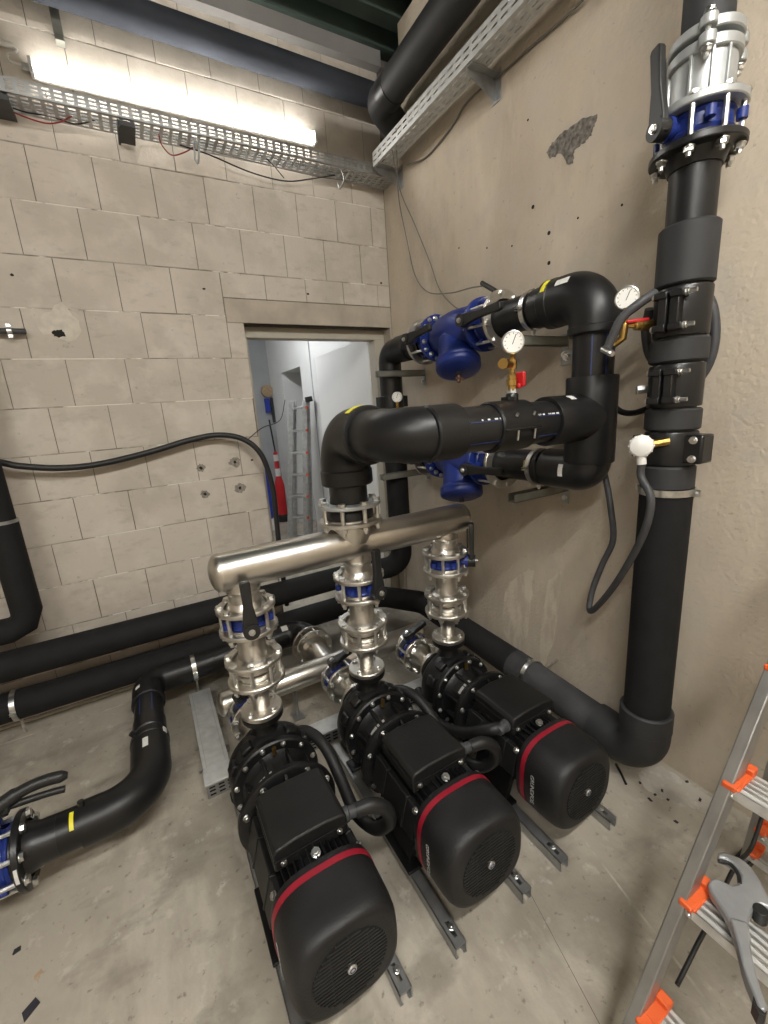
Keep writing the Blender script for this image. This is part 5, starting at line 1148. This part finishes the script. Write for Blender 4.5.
# ------------------------------------------------------------------ hall behind the doorway
t = thing('folding_ladder', 'aluminium folding ladder standing in the hall behind the doorway', 'ladder', (1.6, 5.2, 0))
A0, A1 = Vector((1.43, 5.22, 0)), Vector((1.60, 5.07, 0)); Ttop = Vector((0.25, 0.02, 1.83))
for k, off in enumerate((Vector((0, 0, 0)), Vector((0.10, 0.09, 0)))):
    for e in (A0, A1): part('stile', MB().bar(e + off, e + off * 0.5 + Vector((Ttop.x * 0.9, Ttop.y, Ttop.z)) + (A1 - A0) * (0.12 if e is A0 else -0.12), 0.028, 0.06, up=(A1 - A0)), 'aluminium', t, 0.003)
    for i in range(7):
        f_ = (0.12 + i * 0.27) / 1.83; o_ = off * (1 - 0.5 * f_) + Vector((Ttop.x * 0.9, Ttop.y, Ttop.z)) * f_
        sh_ = (A1 - A0) * 0.12 * f_
        part('rung', MB().bar(A0 + o_ + sh_, A1 + o_ - sh_, 0.045, 0.028), 'aluminium', t, 0.002)
        if k == 0: part('rung_plug', MB().bar(A1 + o_ - sh_ + Vector((0.012, -0.01, 0)), A1 + o_ - sh_ + Vector((0.030, -0.024, 0)), 0.035, 0.03), 'orange', t)
part('top_hinge', MB().bar(A1 + Ttop - (A1 - A0) * 0.2, A1 + Ttop + Vector((0.05, 0.0, 0.01)), 0.09, 0.06), 'handle_black', t, 0.004)
t = thing('red_trolley_cylinder', 'tall red cylinder with white band beside the hall wall', 'cylinder', (1.50, 6.0, 0))
cb = PZ(284, 521, 0.0)
R_ = 0.075; 
part('body', MB().lathe([(R_, 0.12), (R_, 0.62), (R_ * 0.8, 0.68), (R_ * 0.45, 0.72), (R_ * 0.4, 1.05), (0.02, 1.08)], (cb.x, cb.y, 0), UP, 24), 'red_plastic', t)
t.location = (cb.x, cb.y, 0); ROOT[t.name] = Vector((cb.x, cb.y, 0))
for o in t.children: o.location = (-(cb.x - 1.50) * 0, 0, 0)
for ch in list(t.children): bpy.data.objects.remove(ch)
part('body', MB().lathe([(R_, 0.12), (R_, 0.60), (R_ * 0.8, 0.68), (R_ * 0.5, 0.74), (R_ * 0.45, 1.10), (0.02, 1.13)], (cb.x, cb.y, 0), UP, 24), 'red_plastic', t)
part('base', MB().lathe([(R_ * 1.15, 0), (R_ * 1.15, 0.10), (R_, 0.12)], (cb.x, cb.y, 0), UP, 20), 'handle_black', t)
part('white_band', MB().ring((cb.x, cb.y, 0.80), UP, R_ * 0.4, R_ * 0.52, -0.06, 0.06, 20), 'white_label', t)
part('white_band', MB().ring((cb.x, cb.y, 1.03), UP, R_ * 0.4, R_ * 0.50, -0.05, 0.05, 20), 'white_label', t)
part('handle_rod', MB().cyl((cb.x, cb.y, 1.12), (cb.x - 0.03, cb.y, 1.62), 0.012, 10), 'handle_black', t)
p = PZ(272, 530, 0.0)
t = thing('blue_bag', 'blue bag with white packet standing in the hall by the doorway', 'bag', (p.x, p.y, 0))
part('bag', MB().lathe([(0.05, 0.18), (0.08, 0.22), (0.075, 0.5), (0.05, 0.8), (0.03, 1.0), (0.0, 1.02)], (p.x, p.y, 0), UP, 14), 'blue_cloth', t)
part('packet', MB().box((p.x - 0.03, p.y - 0.05, 0.0), (p.x + 0.06, p.y + 0.05, 0.22)), 'white_label', t, 0.004)
p = PX(274, 411, 1.945)
t = thing('hose_station', 'dark wall panel with blue and orange fittings on the hall end wall', 'panel', (p.x, 7.04, 1.5))
q0, q1 = PY(270, 398, 7.04), PY(278, 422, 7.04)
part('panel', MB().box((q0.x, 7.0, q1.z), (q1.x, 7.048, q0.z)), 'hose_grey', t, 0.004)
q = PY(267, 391, 7.0); part('orange_reel', MB().cyl((q.x, 6.97, q.z), (q.x, 7.05, q.z), 0.09, 20), 'debris_pale', t)
q = PY(268, 405, 7.0); part('blue_fitting', MB().box((q.x - 0.04, 6.98, q.z - 0.12), (q.x + 0.03, 7.048, q.z + 0.1)), 'blue_cloth', t, 0.004)

# ------------------------------------------------------------------ bits on the floor
def chip(name, label, u_, v_, sx, sy, m, rot=0.4, h=0.006, cat='debris'):
    p = PZ(u_, v_, 0); M_ = Matrix.Translation((p.x, p.y, 0)) @ Matrix.Rotation(rot, 4, 'Z')
    mb = MB(); mb.prism([(-sx, -sy * .6), (sx * .7, -sy), (sx, sy * .5), (-sx * .4, sy)], (0, 0, 0), (1, 0, 0), (0, 1, 0), h); mb.v = [M_ @ q for q in mb.v]
    return solo(name, mb, m, label, cat, smooth=False)
chip('plastic_scrap', 'small black plastic scrap lying on the bare floor', 17, 951, 0.012, 0.008, 'debris')
chip('wood_chip', 'pale brown chip on the bare floor', 38, 975, 0.014, 0.008, 'debris_pale', 0.8, 0.003)
chip('dark_offcut', 'dark triangular offcut on the bare floor', 30, 1010, 0.026, 0.016, 'debris', 0.9, 0.004)
for k, (u_, v_) in enumerate(((655, 795), (662, 791), (650, 800), (668, 800), (687, 782), (700, 800), (640, 783), (676, 822))):
    chip('concrete_crumb', 'dark crumb on the floor near the riser foot', u_, v_, 0.006 + 0.002 * (k % 3), 0.005, 'debris', k * 0.7, 0.004)['group'] = 'crumbs near the riser foot'
hose('cut_cable', 'short black cable end lying on the floor at the riser foot', [PZ(616, 764, 0.006), PZ(621, 773, 0.006), PZ(626, 784, 0.006)], 0.005, 'cable_black', 'cable')
